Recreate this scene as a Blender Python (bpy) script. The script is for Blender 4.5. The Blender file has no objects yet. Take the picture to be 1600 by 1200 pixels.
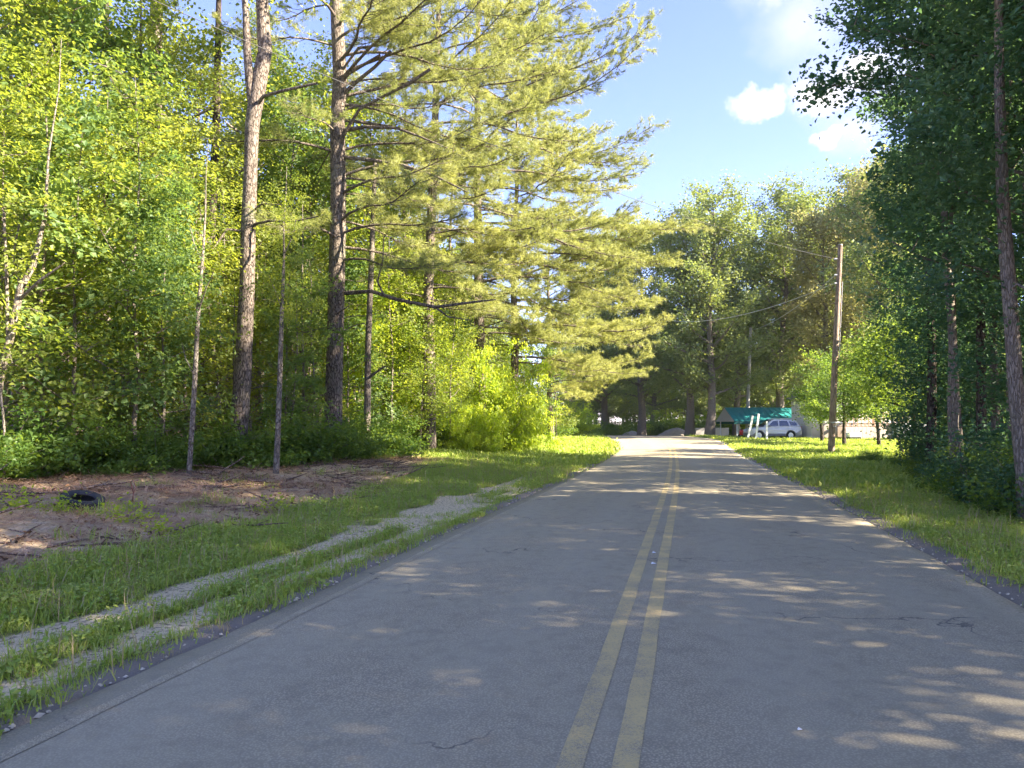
import bpy, math, random
import numpy as np
from mathutils import Vector, Matrix
R = math.radians
sc = bpy.context.scene
COL = sc.collection

# ------------------------------------------------------------------ camera
CAM_H, F, PITCH = 1.55, 1200.0, R(2.96)
cam = bpy.data.objects.new('camera', bpy.data.cameras.new('camera'))
COL.objects.link(cam)
cam.location = (0, 0, CAM_H)
cam.rotation_euler = (R(90) + PITCH, 0, 0)
cam.data.sensor_width = 36
cam.data.lens = 27
cam.data.clip_end = 3000
sc.camera = cam
# ------------------------------------------------------------------ light
SUN_AZ, SUN_EL = R(105), R(31.5)
world = bpy.data.worlds.new('World')
sc.world = world
world.use_nodes = True
SKY_STRENGTH = 0.15
sun = bpy.data.objects.new('sun', bpy.data.lights.new('sun', 'SUN'))
COL.objects.link(sun)
sun.data.energy = 3.8
sun.data.angle = R(0.5)
sun.data.color = (1.0, 0.87, 0.70)
sd = Vector((math.sin(SUN_AZ) * math.cos(SUN_EL), math.cos(SUN_AZ) * math.cos(SUN_EL), math.sin(SUN_EL)))
sun.rotation_euler = sd.to_track_quat('Z', 'Y').to_euler()
sun.location = (40, 0, 40)
sc.view_settings.view_transform = 'Standard'
sc.view_settings.look = 'None'
sc.view_settings.gamma = 1
sc.view_settings.use_curve_mapping = False
sc.view_settings.exposure = 3.1
sc.render.engine = 'CYCLES'
sc.cycles.max_bounces = 9
sc.cycles.diffuse_bounces = 6
sc.cycles.glossy_bounces = 2
sc.cycles.transmission_bounces = 6
sc.cycles.transparent_max_bounces = 4
sc.cycles.sample_clamp_indirect = 6
sc.cycles.use_denoising = True

def ray(px, py):
    cx, cy = (px - 800) / F, (600 - py) / F
    cp, sp = math.cos(PITCH), math.sin(PITCH)
    return Vector((cx, cp - cy * sp, sp + cy * cp))

# sky with a few cumulus clouds
nt = world.node_tree
nt.nodes.clear()
def N(t, nt_=None, **kw):
    n = (nt_ or nt).nodes.new(t)
    for k, v in kw.items():
        setattr(n, k, v)
    return n
out = N('ShaderNodeOutputWorld')
bg = N('ShaderNodeBackground')
bg.inputs[1].default_value = SKY_STRENGTH
sky = N('ShaderNodeTexSky', sky_type='NISHITA', sun_disc=False)
sky.sun_elevation = SUN_EL
sky.sun_rotation = SUN_AZ
sky.air_density = 0.75
sky.dust_density = 0.15
sky.ozone_density = 4.0
tc = N('ShaderNodeTexCoord')
L = nt.links.new
nz = N('ShaderNodeTexNoise'); nz.inputs['Scale'].default_value = 11; nz.inputs['Detail'].default_value = 7; nz.inputs['Roughness'].default_value = 0.62
L(tc.outputs['Generated'], nz.inputs['Vector'])
sub = N('ShaderNodeVectorMath', operation='SUBTRACT'); sub.inputs[1].default_value = (.5, .5, .5)
L(nz.outputs['Color'], sub.inputs[0])
scl = N('ShaderNodeVectorMath', operation='SCALE'); scl.inputs['Scale'].default_value = 0.11
L(sub.outputs[0], scl.inputs[0])
dv = N('ShaderNodeVectorMath', operation='ADD')
L(tc.outputs['Generated'], dv.inputs[0]); L(scl.outputs[0], dv.inputs[1])
def math_node(op, a, b=None, clamp=False):
    n = N('ShaderNodeMath', operation=op); n.use_clamp = clamp
    for i, v in enumerate((a, b)):
        if v is None: continue
        if isinstance(v, (int, float)): n.inputs[i].default_value = v
        else: L(v, n.inputs[i])
    return n.outputs[0]
def puff(px, py, rx, ry, soft=0.5):
    d = ray(px, py).normalized()
    right = Vector((d.y, -d.x, 0)).normalized()
    up = right.cross(d).normalized()
    a = N('ShaderNodeVectorMath', operation='DOT_PRODUCT'); L(dv.outputs[0], a.inputs[0]); a.inputs[1].default_value = right
    b = N('ShaderNodeVectorMath', operation='DOT_PRODUCT'); L(dv.outputs[0], b.inputs[0]); b.inputs[1].default_value = up
    k = F * 1.1
    f = N('ShaderNodeVectorMath', operation='DOT_PRODUCT'); L(dv.outputs[0], f.inputs[0]); f.inputs[1].default_value = d
    aa = math_node('SUBTRACT', a.outputs['Value'], right.dot(d)); bb = math_node('SUBTRACT', b.outputs['Value'], up.dot(d))
    aa = math_node('MULTIPLY', aa, k / rx); bb = math_node('MULTIPLY', bb, k / ry)
    r2 = math_node('ADD', math_node('MULTIPLY', aa, aa), math_node('MULTIPLY', bb, bb))
    r = math_node('SQRT', r2)
    m = math_node('DIVIDE', math_node('SUBTRACT', 1.0, r), soft, True)
    return math_node('MULTIPLY', m, math_node('GREATER_THAN', f.outputs['Value'], 0.2))
def union(ms):
    o = ms[0]
    for m in ms[1:]: o = math_node('MAXIMUM', o, m)
    return o
grey = union([puff(1262, 30, 88, 74, .8), puff(1305, 125, 78, 90, .8), puff(1335, 205, 62, 56, .8), puff(1395, 120, 90, 110, .8), puff(1230, -60, 80, 90, .8), puff(1200, -10, 25, 40, .9)])
bright = union([puff(1193, 156, 46, 31, .7), puff(1290, 150, 52, 28, .85), puff(1292, 224, 30, 22, .85), puff(1345, 105, 44, 34, .9), puff(1215, -90, 50, 50, .9)])
mg = N('ShaderNodeMix', data_type='RGBA'); L(math_node('MULTIPLY', grey, .85), mg.inputs['Factor'])
tint = N('ShaderNodeMix', data_type='RGBA', blend_type='MULTIPLY'); tint.inputs['Factor'].default_value = 1; L(sky.outputs[0], tint.inputs['A']); tint.inputs['B'].default_value = (.52, .40, .465, 1)
L(tint.outputs['Result'], mg.inputs['A']); mg.inputs['B'].default_value = (.80, .86, 1.08, 1)
mb = N('ShaderNodeMix', data_type='RGBA'); L(bright, mb.inputs['Factor'])
L(mg.outputs['Result'], mb.inputs['A']); mb.inputs['B'].default_value = (1.5, 1.42, 1.42, 1)
L(mb.outputs['Result'], bg.inputs[0]); L(bg.outputs[0], out.inputs[0])

# ------------------------------------------------------------------ terrain functions
A0 = R(12.9)
CA, SA = math.cos(A0), math.sin(A0)
def sm(a, b, x):
    t = np.clip((np.asarray(x, float) - a) / (b - a), 0, 1)
    return t * t * (3 - 2 * t)
def curve_c(s):
    s = np.asarray(s, float)
    a = np.clip(s - 15, 0, None); b = np.clip(s - 45, 0, 70)
    c = -0.3 - 0.0006 * np.minimum(a, 100) ** 2 - 0.0025 * b ** 2
    return c - np.clip(s - 115, 0, None) * 0.46
def kw(s): return 1 + .32 * sm(40, 62, s)
def su(x, y):
    s = SA * np.asarray(x, float) + CA * np.asarray(y, float)
    u = CA * np.asarray(x, float) - SA * np.asarray(y, float)
    return s, (u - curve_c(s)) / kw(s)
def xy(s, u):
    l = u * kw(s) + curve_c(s)
    return SA * s + CA * l, CA * s - SA * l
rs_ = np.random.RandomState(5)
LAT = rs_.rand(256, 256)
def vn(x, y, f):
    x = np.asarray(x, float) * f + 97.3; y = np.asarray(y, float) * f + 51.7
    xi = np.floor(x).astype(int); yi = np.floor(y).astype(int)
    fx = x - xi; fy = y - yi
    fx = fx * fx * (3 - 2 * fx); fy = fy * fy * (3 - 2 * fy)
    g = lambda i, j: LAT[i % 256, j % 256]
    return (g(xi, yi) * (1 - fx) + g(xi + 1, yi) * fx) * (1 - fy) + (g(xi, yi + 1) * (1 - fx) + g(xi + 1, yi + 1) * fx) * fy
def fbm(x, y, f, o=3):
    t = 0; a = .5; w = 0
    for i in range(o):
        t = t + a * vn(x, y, f * 2 ** i); w += a; a *= .5
    return t / w
def base_h(s):
    return 0.38 * sm(28, 68, s) - 1.1 * sm(72, 125, s)
def H(x, y):
    s, u = su(x, y)
    h = base_h(s)
    on = 1 - sm(3.02, 3.1, np.abs(u))
    h = h - 0.06 * on
    l = np.clip(-u - 5.2, 0, None)
    h = h + 0.30 * sm(0, 5, l) + 0.012 * np.minimum(l, 40)
    h = h - 0.10 * sm(3.2, 5.5, u) + 0.12 * sm(7, 14, u)
    h = h - 0.05 * sm(3.1, 4.2, -u) * (1 - sm(4.8, 6, -u))
    off = sm(3.1, 3.8, np.abs(u))
    h = h + off * (0.09 * (fbm(x, y, .45) - .5) + 0.035 * (fbm(x, y, 2.5) - .5))
    h = h + 0.12 * sm(5.5, 8, -u) * (fbm(x, y, .9) - .45) * (1 - sm(30, 40, s))
    return h
def h1(x, y):
    return float(H(x, y))
def G(px, py):
    d = ray(px, py)
    lo, t = 0, 1.0
    while t < 400:
        if CAM_H + d.z * t < h1(d.x * t, d.y * t): break
        lo = t; t *= 1.03
    for _ in range(20):
        m = (lo + t) / 2
        if CAM_H + d.z * m < h1(d.x * m, d.y * m): t = m
        else: lo = m
    return Vector((d.x * t, d.y * t, h1(d.x * t, d.y * t)))
def P(px, py, Y):
    d = ray(px, py)
    t = Y / d.y
    return Vector((d.x * t, Y, CAM_H + d.z * t))
def at(px, Y):                       # ground point at depth Y under pixel column px
    x = (px - 800) / F * Y
    return Vector((x, Y, h1(x, Y)))

# ------------------------------------------------------------------ node helpers
def mat(name):
    m = bpy.data.materials.new(name); m.use_nodes = True
    nt = m.node_tree; nt.nodes.clear()
    o = nt.nodes.new('ShaderNodeOutputMaterial')
    return m, nt, o
def lin(c): return (c[0], c[1], c[2], 1)
class NB:
    def __init__(s, nt): s.nt = nt
    def n(s, t, **kw):
        n = s.nt.nodes.new(t)
        for k, v in kw.items(): setattr(n, k, v)
        return n
    def l(s, a, b): s.nt.links.new(a, b)
    def attr(s, name): return s.n('ShaderNodeAttribute', attribute_name=name).outputs['Fac']
    def noise(s, scale, detail=4, rough=.55, vec=None, stretch=None):
        n = s.n('ShaderNodeTexNoise'); n.inputs['Scale'].default_value = scale; n.inputs['Detail'].default_value = detail; n.inputs['Roughness'].default_value = rough
        v = s.coord(stretch) if vec is None else vec
        s.l(v, n.inputs['Vector']); return n.outputs['Fac']
    def coord(s, stretch=None):
        c = s.n('ShaderNodeTexCoord').outputs['Object']
        if stretch:
            m = s.n('ShaderNodeMapping'); m.inputs['Scale'].default_value = stretch; s.l(c, m.inputs['Vector']); c = m.outputs[0]
        return c
    def voro(s, scale, stretch=None, feature='F1'):
        n = s.n('ShaderNodeTexVoronoi', feature=feature); n.inputs['Scale'].default_value = scale; s.l(s.coord(stretch), n.inputs['Vector']); return n.outputs['Distance']
    def m(s, op, a, b=None, clamp=False):
        n = s.n('ShaderNodeMath', operation=op); n.use_clamp = clamp
        for i, v in enumerate((a, b)):
            if v is None: continue
            if isinstance(v, (int, float)): n.inputs[i].default_value = v
            else: s.l(v, n.inputs[i])
        return n.outputs[0]
    def step(s, v, lo, hi):
        n = s.n('ShaderNodeMapRange', interpolation_type='SMOOTHSTEP'); s.l(v, n.inputs['Value'])
        n.inputs['From Min'].default_value = lo; n.inputs['From Max'].default_value = hi; return n.outputs[0]
    def mix(s, f, a, b, blend='MIX'):
        n = s.n('ShaderNodeMix', data_type='RGBA', blend_type=blend)
        for k, v in (('Factor', f), ('A', a), ('B', b)):
            if isinstance(v, (int, float)): n.inputs[k].default_value = v
            elif isinstance(v, tuple): n.inputs[k].default_value = lin(v)
            else: s.l(v, n.inputs[k])
        return n.outputs['Result']
    def bump(s, h, strength=.3, dist=.02):
        n = s.n('ShaderNodeBump'); n.inputs['Strength'].default_value = strength; n.inputs['Distance'].default_value = dist; s.l(h, n.inputs['Height']); return n.outputs[0]
    def bsdf(s, col, rough=.7, normal=None, metal=0, spec=.3, coat=0):
        n = s.n('ShaderNodeBsdfPrincipled')
        for k, v in (('Base Color', col), ('Roughness', rough), ('Metallic', metal), ('Specular IOR Level', spec), ('Coat Weight', coat)):
            if isinstance(v, (int, float)): n.inputs[k].default_value = v
            elif isinstance(v, tuple): n.inputs[k].default_value = lin(v)
            else: s.l(v, n.inputs[k])
        if normal: s.l(normal, n.inputs['Normal'])
        return n.outputs[0]

def plain(name, col, rough=.6, metal=0, var=.15, scale=6, spec=.4, coat=0, bump=.1):
    m, nt, o = mat(name); b = NB(nt)
    n = b.noise(scale, 5)
    c = b.mix(n, tuple(x * (1 - var) for x in col), tuple(min(1, x * (1 + var)) for x in col))
    b.l(b.bsdf(c, rough, b.bump(n, bump, .01), metal, spec, coat), o.inputs[0])
    return m

def leaf_mat(name, c1, c2, t1, t2, trans=.45, rough=.5):
    m, nt, o = mat(name); b = NB(nt)
    v = b.attr('v'); oi = b.n('ShaderNodeObjectInfo').outputs['Random']
    f = b.m('ADD', b.m('MULTIPLY', v, .7), b.m('MULTIPLY', oi, .3))
    col = b.mix(f, c1, c2); tcol = b.mix(f, t1, t2)
    d = b.bsdf(col, rough, spec=.35)
    t = b.n('ShaderNodeBsdfTranslucent'); b.l(tcol, t.inputs['Color'])
    mx = b.n('ShaderNodeMixShader'); mx.inputs[0].default_value = trans
    b.l(d, mx.inputs[1]); b.l(t.outputs[0], mx.inputs[2]); b.l(mx.outputs[0], o.inputs[0])
    return m
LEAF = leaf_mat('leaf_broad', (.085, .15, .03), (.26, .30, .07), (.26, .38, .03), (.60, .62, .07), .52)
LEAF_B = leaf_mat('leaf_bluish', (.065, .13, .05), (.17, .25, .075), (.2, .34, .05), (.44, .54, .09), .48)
LEAF_SHADE = leaf_mat('leaf_shaded', (.045, .115, .07), (.10, .19, .085), (.09, .21, .07), (.20, .32, .08), .4)  # shade of the right-hand wood is put into these darker, bluer leaf colours
LEAF_FAR = leaf_mat('leaf_oak', (.13, .19, .09), (.32, .36, .15), (.2, .3, .05), (.42, .46, .08), .42)
LEAF_PALE = leaf_mat('leaf_pale', (.20, .21, .09), (.36, .34, .15), (.35, .36, .10), (.55, .52, .18), .38)
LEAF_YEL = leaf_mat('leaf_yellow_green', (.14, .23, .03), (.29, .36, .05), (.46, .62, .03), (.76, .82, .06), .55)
NEEDLE = leaf_mat('pine_needle', (.17, .21, .07), (.40, .41, .15), (.32, .38, .08), (.58, .58, .14), .42, .6)
BUSHL = leaf_mat('leaf_understory', (.055, .12, .025), (.13, .21, .045), (.18, .32, .03), (.45, .55, .06), .45)
GRASS = leaf_mat('grass_blade', (.22, .36, .05), (.50, .54, .14), (.25, .40, .03), (.55, .58, .07), .42)
DRYG = leaf_mat('dry_grass', (.38, .30, .15), (.50, .42, .24), (.4, .3, .12), (.5, .4, .2), .3)

def bark_mat(name, c1, c2, plate=9, stretch=(1, 1, .3), rough=.9):
    m, nt, o = mat(name); b = NB(nt)
    dn = b.n('ShaderNodeTexNoise'); dn.inputs['Scale'].default_value = plate * .9; dn.inputs['Detail'].default_value = 4; b.l(b.coord(stretch), dn.inputs['Vector'])
    dvv = b.n('ShaderNodeVectorMath', operation='SCALE'); dvv.inputs['Scale'].default_value = 1.6 / plate; b.l(dn.outputs['Color'], dvv.inputs[0])
    dva = b.n('ShaderNodeVectorMath', operation='ADD'); b.l(b.coord(stretch), dva.inputs[0]); b.l(dvv.outputs[0], dva.inputs[1])
    vn_ = b.n('ShaderNodeTexVoronoi', feature='DISTANCE_TO_EDGE'); vn_.inputs['Scale'].default_value = plate; b.l(dva.outputs[0], vn_.inputs['Vector']); vo = vn_.outputs['Distance']
    crack = b.step(vo, 0.0, .14)
    n = b.noise(plate * 2.5, 6, .65, stretch=stretch)
    big = b.noise(1.3, 3)
    c = b.mix(b.m('MULTIPLY', crack, b.step(n, .25, .7)), c1, c2)
    c = b.mix(b.m('MULTIPLY', b.step(big, .5, .7), .35), c, (c2[0] * .7, c2[1] * .85, c2[2] * .75))
    h = b.m('ADD', crack, b.m('MULTIPLY', n, .5))
    b.l(b.bsdf(c, rough, b.bump(h, .8, .035), spec=.15), o.inputs[0])
    return m
BARK_PINE = bark_mat('bark_pine', (.075, .058, .046), (.31, .26, .21), 16, (1, 1, .28))
BARK_GREY = bark_mat('bark_grey', (.15, .125, .10), (.30, .26, .215), 26, (1, 1, .2))
BARK_PALE = bark_mat('bark_pale', (.13, .11, .09), (.30, .265, .215), 10, (1, 1, .6))
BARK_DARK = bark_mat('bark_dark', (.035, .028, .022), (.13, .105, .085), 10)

# ------------------------------------------------------------------ mesh helpers
def link(name, me, parent=None, loc=None):
    o = bpy.data.objects.new(name, me); COL.objects.link(o)
    if parent: o.parent = parent
    if loc is not None: o.location = loc
    return o
def np_mesh(name, V, faces, mt, fv=None, smooth=False, attrs=None):
    me = bpy.data.meshes.new(name)
    V = np.asarray(V, np.float32).reshape(-1, 3)
    me.vertices.add(len(V)); me.vertices.foreach_set('co', V.ravel())
    fl = [np.asarray(f, np.int32) for f in (faces if isinstance(faces, list) else [faces]) if len(f)]
    nl = sum(f.size for f in fl); nf = sum(len(f) for f in fl)
    me.loops.add(nl); me.loops.foreach_set('vertex_index', np.concatenate([f.ravel() for f in fl]))
    me.polygons.add(nf)
    tot = np.concatenate([np.full(len(f), f.shape[1], np.int32) for f in fl])
    st = np.concatenate([[0], np.cumsum(tot)[:-1]]).astype(np.int32)
    me.polygons.foreach_set('loop_start', st); me.polygons.foreach_set('loop_total', tot)
    me.polygons.foreach_set('use_smooth', np.full(nf, smooth))
    if fv is not None:
        a = me.attributes.new('v', 'FLOAT', 'FACE'); a.data.foreach_set('value', np.asarray(fv, np.float32))
    for k, v in (attrs or {}).items():
        a = me.attributes.new(k, 'FLOAT', 'POINT'); a.data.foreach_set('value', np.asarray(v, np.float32))
    me.update(calc_edges=True)
    me.materials.append(mt)
    return me
class Tubes:
    def __init__(s): s.V = []; s.Q = []; s.n = 0
    def add(s, pts, radii, seg=6, knob=0, seed=0):
        pts = [Vector(p) for p in pts]; k = len(pts)
        rnd = random.Random(seed)
        up = Vector((0, 1, 0.01))
        for i, p in enumerate(pts):
            d = (pts[min(i + 1, k - 1)] - pts[max(i - 1, 0)])
            if d.length < 1e-6: d = Vector((0, 0, 1))
            d.normalize()
            a = d.cross(up)
            if a.length < 1e-3: a = d.cross(Vector((1, 0, 0)))
            a.normalize(); b = d.cross(a)
            for j in range(seg):
                t = 2 * math.pi * j / seg
                r = radii[i] * (1 + knob * (rnd.random() - .5))
                s.V.append(p + a * (r * math.cos(t)) + b * (r * math.sin(t)))
        for i in range(k - 1):
            for j in range(seg):
                j2 = (j + 1) % seg
                s.Q.append((s.n + i * seg + j, s.n + i * seg + j2, s.n + (i + 1) * seg + j2, s.n + (i + 1) * seg + j))
        s.n += k * seg
    def mesh(s, name, mt, smooth=True):
        return np_mesh(name, [tuple(v) for v in s.V], np.array(s.Q), mt, smooth=smooth)

def leaves_mesh(name, C, size, mt, rs, up=.6, v=None, wide=.75, cn=None):
    """C: leaf centres (n,3); every leaf is a small folded blade of its own size and tilt"""
    n = len(C)
    nrm = rs.normal(size=(n, 3)) * .75; nrm[:, 2] = np.abs(nrm[:, 2]) + up
    if cn is not None: nrm = cn * 1.15 + rs.normal(size=(n, 3)) * .48 + np.array([0, 0, .25])
    nrm /= np.linalg.norm(nrm, axis=1)[:, None]
    t = rs.normal(size=(n, 3)); t -= (t * nrm).sum(1)[:, None] * nrm
    t /= np.linalg.norm(t, axis=1)[:, None]
    b = np.cross(nrm, t)
    sz = (size * rs.uniform(.6, 1.3, n))[:, None]
    base = C - t * sz * .5
    tip = C + t * sz * .5 - nrm * sz * .12
    l = C - t * sz * .05 + b * sz * wide * .5 + nrm * sz * .1
    r = C - t * sz * .05 - b * sz * wide * .5 + nrm * sz * .1
    V = np.stack([base, r, tip, l], 1).reshape(-1, 3)
    i = np.arange(n) * 4
    T = np.concatenate([np.stack([i, i + 1, i + 2], 1), np.stack([i, i + 2, i + 3], 1)])
    vv = rs.rand(n) if v is None else np.clip(v + rs.normal(0, .16, n), 0, 1)
    return np_mesh(name, V, T, mt, fv=np.concatenate([vv, vv]))

def rdir(az, el): return Vector((math.cos(az) * math.cos(el), math.sin(az) * math.cos(el), math.sin(el)))

def gen_tree(seed, Ht, r0, cb, cr, nprim, per, leaf, mt_bark, mt_leaf, shape='round', bias=None, path=None, layer=.16, spread=.42, seg=7, wob=.25, limb_el=(.2, .9), fork=False, cdens=1.0):
    """returns (trunk mesh, crown mesh). limbs grow from the trunk, twigs from limbs, leaves round the twigs"""
    rnd = random.Random(seed); rs = np.random.RandomState(seed)
    tb = Tubes()
    if path is None:
        k = 9; pts = []; ox = oy = 0
        for i in range(k):
            t = i / (k - 1)
            pts.append(Vector((ox, oy, Ht * .93 * t - (0.25 if i == 0 else 0))))
            ox += rnd.uniform(-wob, wob) * Ht / 30 * 1.4; oy += rnd.uniform(-wob, wob) * Ht / 30 * 1.4
        rad = [r0 * (1.35 if i == 0 else 1) * (1 - .88 * (i / (k - 1)) ** 1.1) for i in range(k)]
    else:
        pts, rad = path
    tb.add(pts, rad, 9, .12, seed)
    zs = [p.z for p in pts]
    def trunk_at(z):
        for i in range(len(zs) - 1):
            if zs[i] <= z <= zs[i + 1]:
                f = (z - zs[i]) / max(1e-6, zs[i + 1] - zs[i])
                return pts[i].lerp(pts[i + 1], f), rad[i] * (1 - f) + rad[i + 1] * f
        return pts[-1].copy(), rad[-1]
    cl = []
    z0 = Ht * cb
    for i in range(nprim):
        t = (i + rnd.random()) / nprim
        z = z0 + (Ht * .93 - z0) * t
        p, r = trunk_at(z)
        az = i * 2.4 + rnd.uniform(-.5, .5)
        if shape == 'round': prof = math.sin(math.pi * (0.18 + .72 * t)) ** .7
        elif shape == 'cone': prof = (1 - t) ** .8 * .9 + .12
        elif shape == 'vase': prof = .55 + .6 * t if t < .7 else 1.0 - (t - .7) * 1.3
        else: prof = .85 - .35 * t
        Lg = cr * prof * rnd.uniform(.75, 1.2)
        d = rdir(az, rnd.uniform(*limb_el) * (.5 + .8 * t))
        if bias: d = (d + Vector(bias) * rnd.uniform(.3, 1)).normalized()
        seg_n = 5; q = [p]; dd = d.copy()
        for j in range(seg_n):
            dd = (dd + Vector((rnd.uniform(-.25, .25), rnd.uniform(-.25, .25), rnd.uniform(-.05, .16)))).normalized()
            q.append(q[-1] + dd * (Lg / seg_n))
        rr = min(r * .55, .03 * Lg + .012)
        tb.add(q, [rr * (1 - .85 * j / seg_n) for j in range(seg_n + 1)], 5, .1, seed + i)
        ns = max(4, int(Lg * 3.2 * cdens))
        for j in range(ns):
            f = .25 + .75 * (j + rnd.random()) / ns
            a = f * seg_n; ia = min(int(a), seg_n - 1)
            w = q[ia].lerp(q[ia + 1], a - ia)
            sdir = (rdir(rnd.uniform(0, 6.28), rnd.uniform(-.3, .7)) + dd * .5).normalized()
            sl = rnd.uniform(.3, 1.0) * (.25 * Lg + .25) * (1.15 - .5 * f)
            e = w + sdir * sl
            if rnd.random() < .55: tb.add([w, w.lerp(e, .5) + Vector((0, 0, .03)), e], [.012 + .004 * Lg, .009, .004], 3)
            cl.append((e.x, e.y, e.z)); 
            if sl > .5: m_ = w.lerp(e, .55); cl.append((m_.x, m_.y, m_.z))
    C = np.array(cl)
    n = len(C) * per
    cv = rs.rand(len(C))
    idx = np.repeat(np.arange(len(C)), per)
    cnv = rs.normal(size=(len(C), 3)) * .8; cnv[:, 2] = np.abs(cnv[:, 2]) + .7; cnv /= np.linalg.norm(cnv, axis=1)[:, None]
    off = rs.normal(size=(n, 3)) * spread * rs.uniform(.6, 1.25, len(C))[idx][:, None]
    pos = C[idx] + off - cnv[idx] * ((off * cnv[idx]).sum(1) * (1 - layer / spread))[:, None]
    me_l = leaves_mesh('crown', pos, leaf, mt_leaf, rs, v=cv[idx] * .75 + .12, cn=cnv[idx])
    return tb.mesh('trunk', mt_bark), me_l

def needles_mesh(name, C, D, mt, rs, nn=12, length=.2, width=.010, v=None):
    n = len(C); C = np.repeat(C, nn, 0); Dm = np.repeat(D, nn, 0)
    d = Dm * .85 + rs.normal(size=(n * nn, 3)) * .72 + np.array([0, 0, .12])
    d /= np.linalg.norm(d, axis=1)[:, None]
    side = np.cross(d, rs.normal(size=d.shape)); side /= np.linalg.norm(side, axis=1)[:, None]
    ln = (length * rs.uniform(.7, 1.25, n * nn))[:, None]
    base = C + Dm * rs.uniform(-.09, .09, (n * nn, 1))
    V = np.stack([base - side * width * .5, base + side * width * .5, base + d * ln - np.array([0, 0, .12]) * ln], 1).reshape(-1, 3)
    T = np.arange(n * nn * 3).reshape(-1, 3)
    vv = np.clip(np.repeat(v, nn) + rs.normal(0, .12, n * nn), 0, 1)
    return np_mesh(name, V, T, mt, fv=vv)

def gen_pine(seed, Ht, r0, zlow, lmax, nb, mt_needle=None, path=None, bias_az=None, nn=11, dead=6, dens=1.0, width=.011):
    rnd = random.Random(seed); rs = np.random.RandomState(seed)
    tb = Tubes()
    if path is None:
        k = 9; pts = []; ox = oy = 0
        for i in range(k):
            t = i / (k - 1); pts.append(Vector((ox, oy, Ht * t - (.25 if i == 0 else 0))))
            ox += rnd.uniform(-.12, .12); oy += rnd.uniform(-.12, .12)
        rad = [r0 * (1.3 if i == 0 else 1) * (1 - .9 * i / (k - 1)) for i in range(k)]
    else: pts, rad = path
    tb.add(pts, rad, 10, .1, seed)
    zs = [p.z for p in pts]
    def trunk_at(z):
        for i in range(len(zs) - 1):
            if zs[i] <= z <= zs[i + 1]:
                f = (z - zs[i]) / max(1e-6, zs[i + 1] - zs[i])
                return pts[i].lerp(pts[i + 1], f), rad[i] * (1 - f) + rad[i + 1] * f
        return pts[-1].copy(), rad[-1]
    TC = []; TD = []; TV = []
    for i in range(nb + dead):
        isdead = i >= nb
        t = rnd.random() if isdead else (i + rnd.random()) / nb
        z = (zlow * .6 + rnd.random() * zlow * .8) if isdead else zlow + (Ht * .98 - zlow) * t
        p, r = trunk_at(z)
        az = i * 2.4 + rnd.uniform(-.4, .4)
        if bias_az is not None and rnd.random() < .62:
            az = bias_az + rnd.gauss(0, .75)
        Lg = lmax * float(np.interp(t, [0, .2, .42, .7, 1], [.72, .85, 1.0, .66, .08])) * rnd.uniform(.55, 1.15)
        if isdead: Lg = rnd.uniform(.5, 2.2)
        el = rnd.uniform(-.05, .45) + .3 * t
        q = [p]; d = rdir(az, el); sg = 7
        for j in range(sg):
            d = (d + Vector((rnd.uniform(-.16, .16), rnd.uniform(-.16, .16), (-.12 if j < 4 else .14) + rnd.uniform(-.06, .06)))).normalized()
            q.append(q[-1] + d * Lg / sg)
        rr = min(r * .4, .0085 * Lg + .010)
        tb.add(q, [rr * (1 - .8 * j / sg) for j in range(sg + 1)], 5, .1, seed * 7 + i)
        if isdead: continue
        bv = rnd.uniform(.2, .8)
        ns = int(Lg * 4.2 * dens) + 3
        for j in range(ns):
            f = .22 + .78 * (j + rnd.random()) / ns
            a = f * sg; ia = min(int(a), sg - 1)
            w = q[ia].lerp(q[ia + 1], a - ia); bd = (q[ia + 1] - q[ia]).normalized()
            side = bd.cross(Vector((0, 0, 1))).normalized() * (1 if j % 2 else -1)
            td = (bd * rnd.uniform(.5, 1) + side * rnd.uniform(.35, 1) + Vector((0, 0, rnd.uniform(-.1, .42)))).normalized()
            tl = rnd.uniform(.35, 1.15) * (.35 + .16 * Lg) * (1.25 - .6 * f)
            e = w + td * tl
            tb.add([w, w.lerp(e, .5) - Vector((0, 0, .03)), e], [.014, .009, .005], 3)
            nt_ = max(2, int(tl / .13))
            for k2 in range(nt_):
                g = .35 + .65 * (k2 + 1) / nt_
                c = w.lerp(e, g)
                TC.append((c.x + rnd.gauss(0, .07), c.y + rnd.gauss(0, .07), c.z + rnd.gauss(0.02, .08))); TD.append(tuple(td)); TV.append(bv + rnd.uniform(-.2, .2))
        for k2 in range(4):
            c = q[-1] - bd * .12 * k2
            TC.append(tuple(c)); TD.append(tuple(bd)); TV.append(bv)
    me_l = needles_mesh('needles', np.array(TC), np.array(TD), mt_needle or NEEDLE, rs, nn, .23, width, np.array(TV))
    return tb.mesh('trunk', BARK_PINE), me_l

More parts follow.
